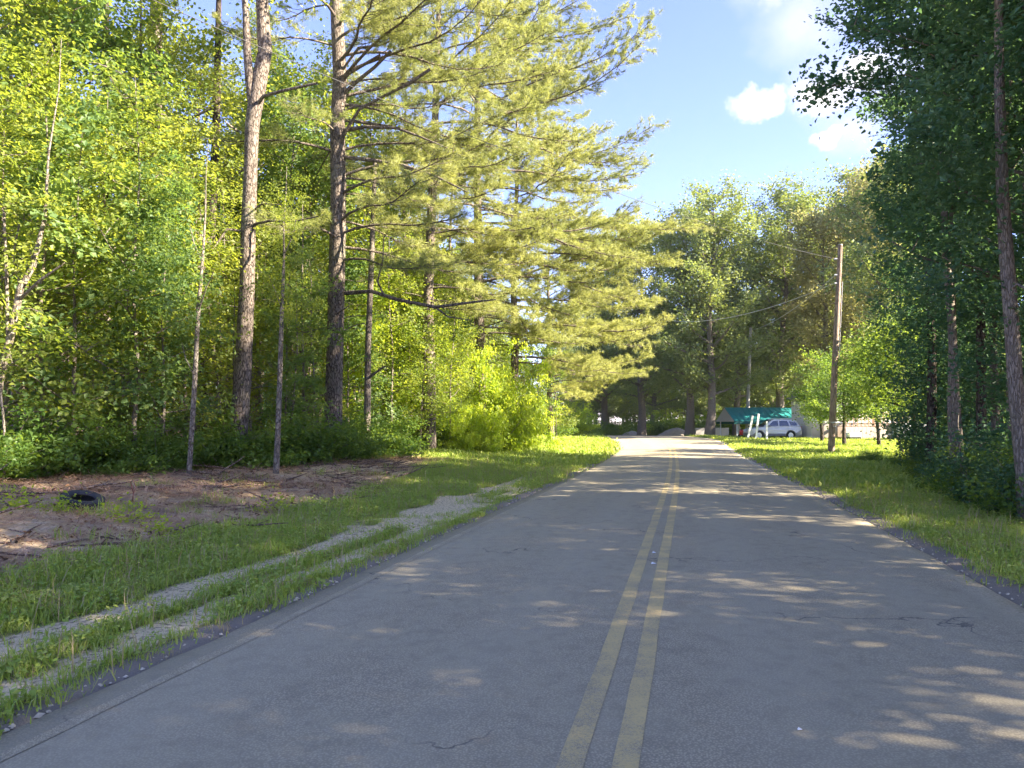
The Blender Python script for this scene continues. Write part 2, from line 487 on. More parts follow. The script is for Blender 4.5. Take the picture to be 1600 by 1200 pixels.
def gen_shrub(seed, h, w, nst, per, leaf, mt_leaf, mt_bark=None):
    rnd = random.Random(seed); rs = np.random.RandomState(seed)
    tb = Tubes(); cl = []
    for i in range(nst):
        d = rdir(rnd.uniform(0, 6.28), rnd.uniform(.5, 1.45)); q = [Vector((rnd.uniform(-.2, .2) * w, rnd.uniform(-.2, .2) * w, -.08))]
        Ls = h * rnd.uniform(.6, 1.15)
        for j in range(4):
            d = (d + Vector((rnd.uniform(-.3, .3), rnd.uniform(-.3, .3), rnd.uniform(-.25, .1)))).normalized()
            e = q[-1] + d * Ls / 4; e.x = max(-w, min(w, e.x)); e.y = max(-w, min(w, e.y)); q.append(e)
        tb.add(q, [.012, .010, .008, .006, .003], 4)
        for p in q[1:]:
            for _ in range(2):
                cl.append((p.x + rnd.gauss(0, .16 * w), p.y + rnd.gauss(0, .16 * w), max(.05, p.z + rnd.gauss(0, .08))))
    C = np.array(cl); n = len(C) * per; idx = np.repeat(np.arange(len(C)), per)
    pos = C[idx] + rs.normal(size=(n, 3)) * np.array([.13, .13, .09]); pos[:, 2] = np.abs(pos[:, 2])
    cv = rs.rand(len(C))
    return tb.mesh('stems', mt_bark or BARK_GREY), leaves_mesh('foliage', pos, leaf, mt_leaf, rs, v=cv[idx] * .8 + .1)

def thing(name, label, cat, loc, rz=0, group=None, scale=1, kind=None):
    o = bpy.data.objects.new(name, None); COL.objects.link(o)
    o.empty_display_size = .2
    o.location = loc; o.rotation_euler = (0, 0, rz); o.scale = (scale,) * 3 if isinstance(scale, (int, float)) else scale
    o['label'] = label; o['category'] = cat
    if group: o['group'] = group
    return o
def tag(o, label, cat, group=None):
    o['label'] = label; o['category'] = cat
    if group: o['group'] = group
    return o
def plant(name, var, label, cat, loc, rz=0, group=None, scale=1, names=('trunk', 'crown')):
    t = thing(name, label, cat, loc, rz, group, scale)
    for me, nm in zip(var, names): link(nm, me, t)
    return t

class MB:
    """boxes and polygons joined into one mesh"""
    def __init__(s): s.V = []; s.F = []
    def box(s, c, d, rz=0, rx=0, ry=0):
        M = Matrix.Translation(c) @ Matrix.Rotation(rz, 4, 'Z') @ Matrix.Rotation(ry, 4, 'Y') @ Matrix.Rotation(rx, 4, 'X')
        n = len(s.V)
        for x in (-.5, .5):
            for y in (-.5, .5):
                for z in (-.5, .5): s.V.append(tuple(M @ Vector((x * d[0], y * d[1], z * d[2]))))
        for f in ((0, 1, 3, 2), (4, 6, 7, 5), (0, 4, 5, 1), (2, 3, 7, 6), (0, 2, 6, 4), (1, 5, 7, 3)): s.F.append(tuple(n + i for i in f))
        return s
    def poly(s, pts):
        n = len(s.V); s.V += [tuple(p) for p in pts]; s.F.append(tuple(range(n, n + len(pts)))); return s
    def prism(s, prof, y0, y1, yin=None):
        """profile in XZ extruded along Y; yin narrows points by their height"""
        n = len(s.V); k = len(prof)
        for y, sg in ((y0, 1), (y1, -1)):
            for (x, z) in prof: s.V.append((x, y + sg * (yin(x, z) if yin else 0), z))
        s.F.append(tuple(n + i for i in range(k))); s.F.append(tuple(n + k + i for i in reversed(range(k))))
        for i in range(k): j = (i + 1) % k; s.F.append((n + j, n + i, n + k + i, n + k + j))
        return s
    def cyl(s, p0, p1, r, seg=12, r1=None):
        p0 = Vector(p0); p1 = Vector(p1); d = (p1 - p0).normalized(); a = d.cross(Vector((0, 0, 1)))
        if a.length < 1e-3: a = Vector((1, 0, 0))
        a.normalize(); b = d.cross(a); n = len(s.V); r1 = r if r1 is None else r1
        for p, rr in ((p0, r), (p1, r1)):
            for j in range(seg):
                t = 2 * math.pi * j / seg; s.V.append(tuple(p + a * rr * math.cos(t) + b * rr * math.sin(t)))
        for j in range(seg): s.F.append((n + j, n + (j + 1) % seg, n + seg + (j + 1) % seg, n + seg + j))
        s.F.append(tuple(n + j for j in reversed(range(seg)))); s.F.append(tuple(n + seg + j for j in range(seg)))
        return s
    def build(s, name, mt, parent=None, bevel=0, smooth=False):
        me = bpy.data.meshes.new(name); me.from_pydata(s.V, [], s.F); me.materials.append(mt)
        if smooth:
            for p in me.polygons: p.use_smooth = True
        o = link(name, me, parent)
        if bevel:
            m = o.modifiers.new('bevel', 'BEVEL'); m.width = bevel; m.segments = 2; m.limit_method = 'ANGLE'
        return o

# ------------------------------------------------------------------ ground
def m_track(x, y):
    s, u = su(x, y)
    w = (fbm(x, y, .8) - .5)
    t1 = (1 - sm(.10, .38, np.abs(u + 4.35 + w * .5))) * sm(.28, .42, fbm(x + 9, y, .9) + .06)
    t2 = (1 - sm(.12, .36, np.abs(u + 3.62 + w * .3))) * sm(.28, .46, fbm(x, y + 40, 1.1))
    t3 = (1 - sm(.25, .75, np.abs(u + 4.25 + w * .8))) * sm(9, 12, s) * (1 - sm(20, 25, s)) * sm(.40, .55, fbm(x + 3, y + 7, .7))
    return np.clip(np.maximum(np.maximum(t1, t2), t3) * (1 - sm(20, 26, s)), 0, 1)
def m_straw(x, y):
    s, u = su(x, y)
    w = (fbm(x, y, .5) - .5) * 1.4 + (fbm(x, y, 2.0) - .5) * .6
    e = -6.0 - 2.2 * sm(15, 27, s) - 5 * sm(25, 32, s)
    return sm(0, .5, e - u + w)
def m_edge(x, y):
    s, u = su(x, y)
    w = (fbm(x, y, 1.4) - .5) * .35
    return np.maximum(1 - sm(.08, .32, np.abs(u + 3.1) + w), 1 - sm(.15, .55, np.abs(u - 3.1) + w))
def m_forest(x, y):
    s, u = su(x, y)
    w = (fbm(x, y, .4) - .5) * 2
    right = sm(-.4, .6, u - 6.4 - 1.0 * sm(15, 24, s) + w) * (1 - sm(30, 33, y + w))
    left = sm(0, 1.5, -u - 10.8 + w) * sm(24, 32, s)
    return np.maximum(right, left)

def axis(lo, hi, nlo, nhi, st):
    a = list(np.arange(nlo, nhi, st))
    d = st
    while a[-1] < hi: d *= 1.13; a.append(a[-1] + d)
    b = []; d = st; v = nlo
    while v > lo: d *= 1.13; v -= d; b.append(v)
    return np.array(b[::-1] + a)
gx = axis(-900, 900, -13, 15, .13); gy = axis(-500, 1500, 1.5, 34, .16)
X, Y = np.meshgrid(gx, gy)
Z = H(X, Y)
nx, ny = len(gx), len(gy)
ii = (np.arange(ny - 1)[:, None] * nx + np.arange(nx - 1)[None, :]).ravel()
Q = np.stack([ii, ii + 1, ii + 1 + nx, ii + nx], 1)

m, nt_, o = mat('verge_soil'); b = NB(nt_)
n1 = b.noise(1.2, 5); n2 = b.noise(22, 5, .7); n3 = b.noise(90, 3, .7); n4 = b.noise(6, 4)
green = b.mix(n2, (.14, .18, .05), (.25, .27, .09))
green = b.mix(b.step(n4, .52, .68), green, (.16, .12, .065))
grav = b.mix(n3, (.50, .40, .24), (.88, .74, .47)); grav = b.mix(b.step(n2, .5, .62), grav, (.20, .16, .11))
wav = b.noise(14, 6, .75, stretch=(1, 2.4, 1))
straw = b.mix(b.step(wav, .3, .72), (.40, .29, .155), (.76, .60, .36)); straw = b.mix(b.step(n4, .5, .75), straw, (.76, .65, .46))
straw = b.mix(b.step(n1, .52, .7), straw, (.34, .27, .20))
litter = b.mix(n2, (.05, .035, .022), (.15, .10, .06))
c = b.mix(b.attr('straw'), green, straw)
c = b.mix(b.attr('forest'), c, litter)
def tw(a, n, k=.6): return b.step(b.m('ADD', a, b.m('MULTIPLY', b.m('SUBTRACT', n, .5), k)), .35, .65)
c = b.mix(tw(b.attr('gravel'), n2, .9), c, grav)
c = b.mix(tw(b.attr('edge'), n2, .9), c, b.mix(n3, (.17, .14, .11), (.36, .32, .26)))
b.l(b.bsdf(c, .95, b.bump(b.m('ADD', n2, b.m('MULTIPLY', n3, .4)), .7, .04), spec=.1), o.inputs[0])
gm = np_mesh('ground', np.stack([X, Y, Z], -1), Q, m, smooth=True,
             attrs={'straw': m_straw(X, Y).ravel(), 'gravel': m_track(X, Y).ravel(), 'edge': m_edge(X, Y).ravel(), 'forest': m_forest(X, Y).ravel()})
ground = link('ground', gm); ground['kind'] = 'structure'

# road
def road_grid(u0, u1, nu, s_arr, dz, name, mt, wob=0, parent=None, side=True):
    uu = np.linspace(u0, u1, nu)
    S, U = np.meshgrid(s_arr, uu, indexing='ij')
    Ux = U.copy()
    if wob:
        Ux[:, 0] -= (fbm(S[:, 0], S[:, 0] * 0 + 3, 1.3, 4) - .5) * wob; Ux[:, -1] += (fbm(S[:, 0], S[:, 0] * 0 + 31, 1.3, 4) - .5) * wob
    x, y = xy(S, Ux)
    crown = .035 * (1 - (U / 3.05) ** 2)
    z = base_h(S) + crown + dz + .006 * (fbm(x, y, .5) - .5)
    ns, nu_ = S.shape
    V = np.stack([x, y, z], -1).reshape(-1, 3)
    ii = (np.arange(ns - 1)[:, None] * nu_ + np.arange(nu_ - 1)[None, :]).ravel()
    Q = np.stack([ii, ii + 1, ii + 1 + nu_, ii + nu_], 1)
    if side:
        n = len(V); e = []
        for col in (0, nu_ - 1):
            w = V[:ns * nu_].reshape(ns, nu_, 3)[:, col].copy(); w[:, 2] -= .08; V = np.concatenate([V, w])
            a = np.arange(ns - 1) * nu_ + col; bb = np.arange(ns - 1) + len(V) - ns
            e.append(np.stack([a, a + nu_, bb + 1, bb], 1) if col == 0 else np.stack([a, bb, bb + 1, a + nu_], 1))
        Q = np.concatenate([Q] + e)
    su_at = np.concatenate([U.ravel(), np.full(len(V) - U.size, 3.05)])
    return link(name, np_mesh(name, V, Q, mt, smooth=True, attrs={'u': su_at}), parent)
m, nt_, o = mat('asphalt'); b = NB(nt_)
ag = b.voro(75); n1 = b.noise(.7, 4); n2 = b.noise(38, 5, .75); n3 = b.noise(6, 5, .6); n5 = b.noise(220, 2)
c = b.mix(b.step(ag, .15, .65), (.56, .475, .31), (.27, .232, .152))
c = b.mix(b.m('MULTIPLY', n2, .5), c, (.325, .287, .19))
c = b.mix(b.m('MULTIPLY', b.step(n1, .4, .62), .55), c, (.36, .32, .21))
c = b.mix(b.m('MULTIPLY', b.step(n3, .45, .7), .4), c, (.21, .184, .125))
c = b.mix(b.m('MULTIPLY', b.step(n5, .66, .74), .5), c, (.56, .52, .42))
ua = b.attr('u')
tr = b.m('ABSOLUTE', b.m('SUBTRACT', b.m('ABSOLUTE', b.m('ADD', ua, .12)), 1.6))      # wheel paths, polished lighter
c = b.mix(b.m('MULTIPLY', b.m('SUBTRACT', 1.0, b.step(b.m('ABSOLUTE', b.m('SUBTRACT', tr, .72)), .0, .5)), .28), c, (.39, .35, .24))
ed = b.step(b.m('ADD', b.m('ABSOLUTE', ua), b.m('MULTIPLY', b.m('SUBTRACT', n3, .5), .35)), 2.72, 3.0)
rt = b.m('GREATER_THAN', ua, 0.0)
c = b.mix(b.m('MULTIPLY', b.m('MULTIPLY', ed, rt), b.step(n2, .35, .6)), c, (.56, .48, .33))
c = b.mix(b.m('MULTIPLY', b.m('MULTIPLY', b.step(b.m('MULTIPLY', ua, -1.0), 2.74, 2.8), b.m('SUBTRACT', 1.0, rt)), .35), c, (.17, .15, .10))
ck = b.n('ShaderNodeTexVoronoi', feature='DISTANCE_TO_EDGE'); ck.inputs['Scale'].default_value = .42
mp = b.n('ShaderNodeVectorMath', operation='ADD'); b.l(b.coord(), mp.inputs[0])
nn_ = b.n('ShaderNodeTexNoise'); nn_.inputs['Scale'].default_value = 2.2; nn_.inputs['Detail'].default_value = 5; b.l(b.coord(), nn_.inputs['Vector'])
b.l(nn_.outputs['Color'], mp.inputs[1]); b.l(mp.outputs[0], ck.inputs['Vector'])
crk = b.m('SUBTRACT', 1.0, b.step(ck.outputs['Distance'], .002, .007))
crk = b.m('MULTIPLY', crk, b.step(b.noise(.5, 2), .5, .6))
c = b.mix(b.m('MULTIPLY', crk, .7), c, (.05, .05, .052))
b.l(b.bsdf(c, .82, b.bump(b.m('SUBTRACT', b.m('ADD', n2, b.m('MULTIPLY', ag, .6)), b.m('MULTIPLY', crk, 1.5)), .35, .006), spec=.35), o.inputs[0])
ASPH = m
s_arr = np.concatenate([np.arange(-20, 0, 1), np.arange(0, 30, .12), np.arange(30, 150, .6)])
road = road_grid(-3.05, 3.05, 25, s_arr, 0, 'road', ASPH, .09)
road['kind'] = 'structure'
def paint_mat(name, c1, c2, lo, hi):
    m, nt_, o = mat(name); b = NB(nt_)
    n2 = b.noise(70, 5, .75); n3 = b.noise(3.5, 4); ag = b.voro(120)
    w = b.step(b.m('ADD', b.m('MULTIPLY', n2, .6), b.m('MULTIPLY', n3, .4)), lo, hi)
    pc = b.mix(n3, c1, c2)
    c = b.mix(w, b.mix(b.step(ag, .15, .65), (.50, .43, .28), (.27, .232, .152)), pc)
    b.l(b.bsdf(c, .75, b.bump(n2, .3, .005), spec=.3), o.inputs[0]); return m
YEL = paint_mat('yellow_paint', (.53, .40, .16), (.63, .49, .22), .36, .60)
WHT = paint_mat('white_paint', (.56, .48, .31), (.66, .57, .38), .48, .74)
sl = np.concatenate([np.arange(-10, 0, 1), np.arange(0, 30, .1), np.arange(30, 140, .6)])
for u0, u1 in ((-.285, -.165), (-.045, .075)):
    l = road_grid(u0, u1, 2, sl, .0025, 'centre_line', YEL, .02, road, side=False)
l = road_grid(-2.86, -2.76, 2, sl, .0025, 'edge_line', WHT, .05, road, side=False); l['label'] = 'worn white line along the left edge of the asphalt'

# ------------------------------------------------------------------ grass (uncountable) by geometry nodes
protos = {}
def tuft_mesh(name, seed, nbl, h, spread, mt, lean=.5, w=.006):
    rs = np.random.RandomState(seed); V = []; T = []; fv = []
    for i in range(nbl):
        a = rs.uniform(0, 6.28); p = np.array([rs.normal(0, spread), rs.normal(0, spread), 0]); d = np.array([math.cos(a), math.sin(a), 0])
        sd_ = np.array([-d[1], d[0], 0]) * w * rs.uniform(.7, 1.5); hh = h * rs.uniform(.5, 1.2); ln = lean * rs.uniform(.2, 1.2)
        m1 = p + d * ln * hh * .35 + np.array([0, 0, hh * .6]); tp = p + d * ln * hh + np.array([0, 0, hh * rs.uniform(.8, 1.0)])
        k = len(V); V += [p - sd_, p + sd_, m1 - sd_ * .8, m1 + sd_ * .8, tp]
        T += [(k, k + 1, k + 3), (k, k + 3, k + 2), (k + 2, k + 3, k + 4)]; fv += [rs.rand()] * 3
    return np_mesh(name, np.array(V), np.array(T), mt, fv=fv)
def scatter(name, pts, rots, scales, meshes, label=None, tilt=0):
    c = bpy.data.collections.new(name + '_pieces')
    for i, me in enumerate(meshes): c.objects.link(bpy.data.objects.new(name + '_piece', me))
    me = bpy.data.meshes.new(name); me.vertices.add(len(pts)); me.vertices.foreach_set('co', np.asarray(pts, np.float32).ravel())
    a = me.attributes.new('rot', 'FLOAT_VECTOR', 'POINT'); a.data.foreach_set('vector', np.asarray(rots, np.float32).ravel())
    a = me.attributes.new('scl', 'FLOAT', 'POINT'); a.data.foreach_set('value', np.asarray(scales, np.float32))
    o = link(name, me); o['kind'] = 'stuff'
    if label: o['label'] = label
    ng = bpy.data.node_groups.new(name, 'GeometryNodeTree')
    ng.interface.new_socket('Geometry', in_out='INPUT', socket_type='NodeSocketGeometry'); ng.interface.new_socket('Geometry', in_out='OUTPUT', socket_type='NodeSocketGeometry')
    gi = ng.nodes.new('NodeGroupInput'); go = ng.nodes.new('NodeGroupOutput')
    ip = ng.nodes.new('GeometryNodeInstanceOnPoints'); ci = ng.nodes.new('GeometryNodeCollectionInfo')
    ci.inputs['Collection'].default_value = c; ci.inputs['Separate Children'].default_value = True; ci.inputs['Reset Children'].default_value = True
    ip.inputs['Pick Instance'].default_value = True
    def na(n, t):
        q = ng.nodes.new('GeometryNodeInputNamedAttribute'); q.data_type = t; q.inputs['Name'].default_value = n; return q.outputs[0]
    ng.links.new(gi.outputs[0], ip.inputs['Points']); ng.links.new(ci.outputs[0], ip.inputs['Instance'])
    ng.links.new(na('rot', 'FLOAT_VECTOR'), ip.inputs['Rotation']); ng.links.new(na('scl', 'FLOAT'), ip.inputs['Scale'])
    ng.links.new(ip.outputs[0], go.inputs[0])
    md = o.modifiers.new('scatter', 'NODES'); md.node_group = ng
    return o
rsg = np.random.RandomState(11)
tufts = [tuft_mesh('tuft', i, 30, .06, .075, GRASS, .9, .0026) for i in range(4)] + [tuft_mesh('tuft', 9, 24, .11, .055, GRASS, .8, .003), tuft_mesh('tuft', 21, 16, .08, .06, DRYG, .9, .0025), tuft_mesh('tuft', 22, 26, .055, .08, GRASS, .9, .0026)]
_w = np.random.RandomState(71)
def rosette(n, sp, sz, hz_): return leaves_mesh('weed', np.stack([_w.normal(0, sp, n), _w.normal(0, sp, n), _w.uniform(.02, hz_, n)], 1), sz, GRASS, _w, up=1.0)
tufts += [rosette(16, .05, .035, .06), rosette(22, .07, .028, .09), tuft_mesh('tuft', 77, 2, .2, .05, DRYG, .35, .0022)]
tufts_far = [tuft_mesh('tuft_far', 30 + i, 20, .08, .13, GRASS, .7, .012) for i in range(3)] + [tuft_mesh('tuft_far', 39, 18, .14, .12, GRASS, .6, .012)]
def grass_pts(s0, s1, u0, u1, dens, keep, smin=.7, smax=1.4):
    n = int((s1 - s0) * (u1 - u0) * dens)
    s = rsg.uniform(s0, s1, n); u = rsg.uniform(u0, u1, n)
    x, y = xy(s, u)
    k = rsg.rand(n) < keep(x, y, s, u)
    x, y = x[k], y[k]
    z = H(x, y) - .01
    sc_ = rsg.uniform(smin, smax, len(x)) * (.7 + .9 * fbm(x, y, .7))
    rot = np.stack([rsg.normal(0, .12, len(x)), rsg.normal(0, .12, len(x)), rsg.uniform(0, 6.28, len(x))], 1)
    return np.stack([x, y, z], 1), rot, sc_
def keepL(x, y, s, u):
    g = (1 - m_straw(x, y)) * (1 - sm(.15, .6, m_track(x, y) + (fbm(x, y, 4) - .5) * .5) * .97) * (1 - sm(.35, .8, m_edge(x, y)) * .93)
    return g * sm(.22, .42, fbm(x, y, 1.3) + .06)
def keepR(x, y, s, u):
    return (1 - m_forest(x, y)) * (1 - sm(.35, .8, m_edge(x, y)) * .95) * sm(.1, .35, fbm(x, y, 1.1))
def cat3(L_): return [np.concatenate(z) for z in zip(*L_)]
pL = cat3([grass_pts(1.2, 13, -8.5, -3.1, 300, keepL), grass_pts(13, 27, -9, -3.1, 130, keepL, .8, 1.6)])
scatter('verge_grass', *pL, tufts, 'green grass growing on the left verge between the gravel wheel tracks')
pL2 = cat3([grass_pts(27, 75, -13, -3.1, 34, keepL, 1.0, 2.0)])
scatter('far_verge_grass', *pL2, tufts_far, 'bright green grass on the far left verge where the road bends')
pR = cat3([grass_pts(4, 20, 3.1, 8.5, 170, keepR, .8, 1.5)])
scatter('roadside_grass', *pR, tufts, 'shaded green grass between the asphalt and the right-hand wood')
pR2 = cat3([grass_pts(20, 75, 3.1, 9, 40, keepR, .9, 1.6), grass_pts(24, 72, 9, 34, 16, keepR, .7, 1.2)])
scatter('lawn_grass', *pR2, tufts_far, 'sunlit lawn grass between the road and the house')
# sparse grass and seedlings on the straw
def keepS(x, y, s, u): return m_straw(x, y) * sm(.5, .72, fbm(x, y, 1.0)) * .6
pS = grass_pts(3, 26, -13, -5.8, 22, keepS, .7, 1.6)
scatter('weeds', *pS, [tufts[0], tufts[4], tufts[5]], 'thin weeds coming up through the pine straw')
# pine straw and twigs
STRAW = leaf_mat('straw', (.30, .16, .10), (.62, .42, .28), (.2, .1, .05), (.3, .2, .1), .1, .7)
def litter_mesh(name, seed, n, ln, w, spread, mt):
    rs = np.random.RandomState(seed); V = []; T = []; fv = []
    for i in range(n):
        a = rs.uniform(0, 6.28); p = np.array([rs.normal(0, spread), rs.normal(0, spread), rs.uniform(.005, .035)]); d = np.array([math.cos(a), math.sin(a), rs.normal(0, .15)]) * ln * rs.uniform(.5, 1.2)
        sd_ = np.array([-math.sin(a), math.cos(a), 0]) * w; k = len(V); V += [p - sd_, p + sd_, p + d]; T.append((k, k + 1, k + 2)); fv.append(rs.rand())
    return np_mesh(name, np.array(V), np.array(T), mt, fv=fv)
def keepN(x, y, s, u): return np.clip(m_straw(x, y) + .0, 0, 1)
pN = cat3([grass_pts(2, 16, -14, -5.6, 42, keepN, .8, 1.3), grass_pts(16, 30, -14, -5.6, 22, keepN, .9, 1.6)])
scatter('pine_straw', *pN, [litter_mesh('straw_bit', i, 26, .18, .0035, .13, STRAW) for i in range(4)], 'reddish brown pine straw lying on the bank')
TW = bark_mat('twig_wood', (.12, .08, .06), (.38, .28, .21), 20)
tws = []
for i in range(4):
    t_ = Tubes(); rr = random.Random(i)
    q = [Vector((0, 0, .015))]; a = 0
    for j in range(4): a += rr.uniform(-.4, .4); q.append(q[-1] + Vector((math.cos(a), math.sin(a), rr.uniform(-.05, .1))) * .14)
    t_.add(q, [.011, .01, .008, .006, .003], 4); t_.add([q[2], q[2] + Vector((.1, .12, .04))], [.006, .002], 3)
    tws.append(t_.mesh('twig', TW))
def keepT(x, y, s, u): return m_straw(x, y) * sm(.42, .62, fbm(x + 5, y, .8))
pT = grass_pts(2, 30, -14, -5.9, 7, keepT, .7, 1.8)
scatter('fallen_twigs', *pT, tws, 'broken twigs scattered on the pine straw bank')
# fallen dead leaves
DEADL = leaf_mat('dead_leaf', (.12, .065, .035), (.36, .22, .12), (.2, .1, .04), (.35, .22, .1), .15, .7)
dls = [leaves_mesh('dead_leaf', np.stack([_r.normal(0, .16, 9), _r.normal(0, .16, 9), _r.uniform(.01, .04, 9)], 1), .05, DEADL, _r, up=1.2) for _r in (np.random.RandomState(61), np.random.RandomState(62), np.random.RandomState(63))]
def keepD(x, y, s, u): return np.clip(m_straw(x, y) * (.25 + .75 * sm(.4, .6, fbm(x + 21, y, .9))) + m_forest(x, y), 0, 1)
pD = cat3([grass_pts(2, 30, -14, -5.6, 9, keepD, .7, 1.4), grass_pts(4, 26, 6, 12, 12, keepD, .7, 1.4)])
scatter('fallen_leaves', *pD, dls, 'brown dead leaves lying on the bank and under the wood edges')
# gravel on tracks and road edges
GR = plain('pebble', (.60, .52, .38), .9, var=.4)
pebs = []
for i in range(3):
    rs = np.random.RandomState(i); V = np.array([(1, 0, 0), (-1, 0, 0), (0, 1, 0), (0, -1, 0), (0, 0, .7), (0, 0, -.5)]) * .013 * rs.uniform(.6, 1.3, (6, 1))
    pebs.append(np_mesh('pebble', V, np.array([(0, 2, 4), (2, 1, 4), (1, 3, 4), (3, 0, 4), (2, 0, 5), (1, 2, 5), (3, 1, 5), (0, 3, 5)]), GR))
def keepG(x, y, s, u): return np.clip(sm(.2, .8, m_track(x, y)) + .6 * sm(.2, .7, m_edge(x, y)), 0, 1) * sm(3.02, 3.1, np.abs(u))
pG = cat3([grass_pts(1.5, 18, -5.2, -3.0, 260, keepG, .6, 1.8), grass_pts(4, 22, 3.0, 3.7, 200, keepG, .6, 1.8)])
scatter('gravel', *pG, pebs, 'pale gravel on the wheel tracks and the road edges')

ORD = 'first second third fourth fifth sixth seventh eighth ninth tenth eleventh twelfth thirteenth fourteenth fifteenth sixteenth seventeenth eighteenth nineteenth twentieth'.split()
def ordn(i):
    if i < 20: return ORD[i]
    t_ = ['twent', 'thirt', 'fort', 'fift', 'sixt'][(i + 1) // 10 - 2]; u_ = (i + 1) % 10
    return t_ + ('ieth' if u_ == 0 else 'y-' + ORD[u_ - 1])
# ------------------------------------------------------------------ tree kinds
RND = random.Random(77)
D = [gen_tree(100 + i, 15 + i, .15, .22, 3.1, 26, 54, (.13, .16, .12)[i], BARK_GREY, (LEAF, LEAF_B, LEAF)[i], spread=.36, layer=.15, shape='round') for i in range(3)]
DD = [gen_tree(140 + i, 15.5 + i, .11, .26, 3.2, 28, 44, .14, BARK_GREY, LEAF_SHADE, spread=.34, layer=.15, shape='round') for i in range(3)]
U = [gen_tree(200 + i, 7.5 + i, .055, .14, 2.3, 22, 46, (.125, .15, .11)[i], BARK_GREY, (LEAF, LEAF_B, LEAF)[i], spread=.33, layer=.07, shape='x', limb_el=(-.05, .5)) for i in range(3)]
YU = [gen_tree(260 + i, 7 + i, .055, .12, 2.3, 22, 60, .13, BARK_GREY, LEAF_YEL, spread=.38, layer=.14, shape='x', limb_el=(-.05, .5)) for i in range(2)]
UD = [gen_tree(240 + i, 6.5 + i, .055, .1, 2.2, 22, 60, .125, BARK_GREY, LEAF_SHADE, spread=.38, layer=.10, shape='x', limb_el=(-.05, .5)) for i in range(2)]
O = [gen_tree(300 + i, 24, .42, .16, 6.2, 44, 30, .27, BARK_GREY, LEAF_FAR, spread=.55, layer=.30, shape='round', cdens=.75) for i in range(3)]
OP = [gen_tree(340 + i, 22, .38, .18, 5.2, 36, 30, .27, BARK_GREY, LEAF_PALE, spread=.55, layer=.3, shape='round', cdens=.75) for i in range(1)]
S = [gen_shrub(400 + i, 1.3, 1.0, 14, 42, .085, BUSHL) for i in range(3)]
SD = [gen_shrub(420 + i, 1.3, 1.0, 14, 42, .085, LEAF_SHADE) for i in range(2)]
SY = [gen_shrub(440 + i, 2.2, 1.5, 22, 60, .10, LEAF_YEL) for i in range(2)]
PN = [gen_pine(500 + i, 21, .2, 6.0, 4.4, 40, nn=16, dens=1.0, width=.02) for i in range(2)]
# bare slender stems
stem_meshes = []
for i in range(4):
    t_ = Tubes(); rr = random.Random(900 + i); q = []; ox = oy = 0
    for j in range(7): q.append(Vector((ox, oy, j * 1.25 - .2))); ox += rr.uniform(-.13, .13); oy += rr.uniform(-.13, .13)
    t_.add(q, [.045, .04, .036, .03, .026, .02, .012], 6)
    for k in range(7):
        z = rr.uniform(1.2, 7); p = q[int(z / 1.25)]; a = rr.uniform(0, 6.28); Lb = rr.uniform(.4, 1.3)
        t_.add([p, p + Vector((math.cos(a) * Lb * .5, math.sin(a) * Lb * .5, .1)), p + Vector((math.cos(a) * Lb, math.sin(a) * Lb, rr.uniform(0, .45)))], [.013, .009, .003], 4)
    stem_meshes.append((t_.mesh('trunk', BARK_PALE if i % 2 else BARK_GREY),))

# ------------------------------------------------------------------ left wood: marked trees
def px_path(pts, Y):
    """pixel column, row, width at depth Y -> world path with radii, base pushed into the ground"""
    w = [P(a, b_, Y) for a, b_, _ in pts]; r = [c_ * .9 * Y / F / 2 for *_, c_ in pts]
    return w, r
def local(path, base): return [p - base for p in path[0]], path[1]
# forked tree
Yf = 20.5
path = px_path([(368, 735, 36), (372, 690, 31), (378, 600, 30), (386, 450, 27), (388, 350, 25), (392, 250, 24), (394, 195, 26), (403, 135, 28), (414, 80, 25), (410, 10, 22), (404, -120, 18), (402, -320, 10), (405, -430, 5)], Yf)
bs = at(368, Yf); path[0][0].z = bs.z - .2
tm, cm = gen_tree(610, 20.5, .3, .62, 3.6, 18, 56, .125, BARK_PINE, LEAF, path=local(path, bs), spread=.42)
t = thing('broadleaf_tree', 'tall tree with rough bark whose trunk forks high up, left of the pine', 'tree', bs)
link('trunk', tm, t); link('crown', cm, t)
def limb_of(t, bs, Y, l, r, mt_):
    tb = Tubes(); tb.add([P(a, b_, Y + dy) - bs for a, b_, dy in l], [x * .62 * Y / F / 2 for x in r], 7, .1); link('limb', tb.mesh('limb', mt_), t)
W = lambda l, r: limb_of(t, bs, Yf, l, r, BARK_PINE)
W([(396, 170, 0), (390, 130, -.1), (386, 80, -.2), (384, 20, -.2), (378, -70, -.3)], [26, 23, 20, 17, 12])
W([(398, 168, 0), (412, 150, -.3), (440, 142, -.6), (495, 130, -.9)], [12, 9, 8, 6])
W([(392, 352, 0), (420, 345, -.3), (460, 346, -.5), (497, 338, -.8)], [8, 6, 5, 3])
W([(384, 362, 0), (355, 358, -.3), (345, 372, -.4), (330, 392, -.6)], [8, 6, 5, 3])
W([(395, 330, 0), (410, 318, -.4), (440, 320, -.8)], [6, 5, 2])
W([(372, 205, 0), (362, 198, -.3), (352, 190, -.4)], [6, 5, 2])
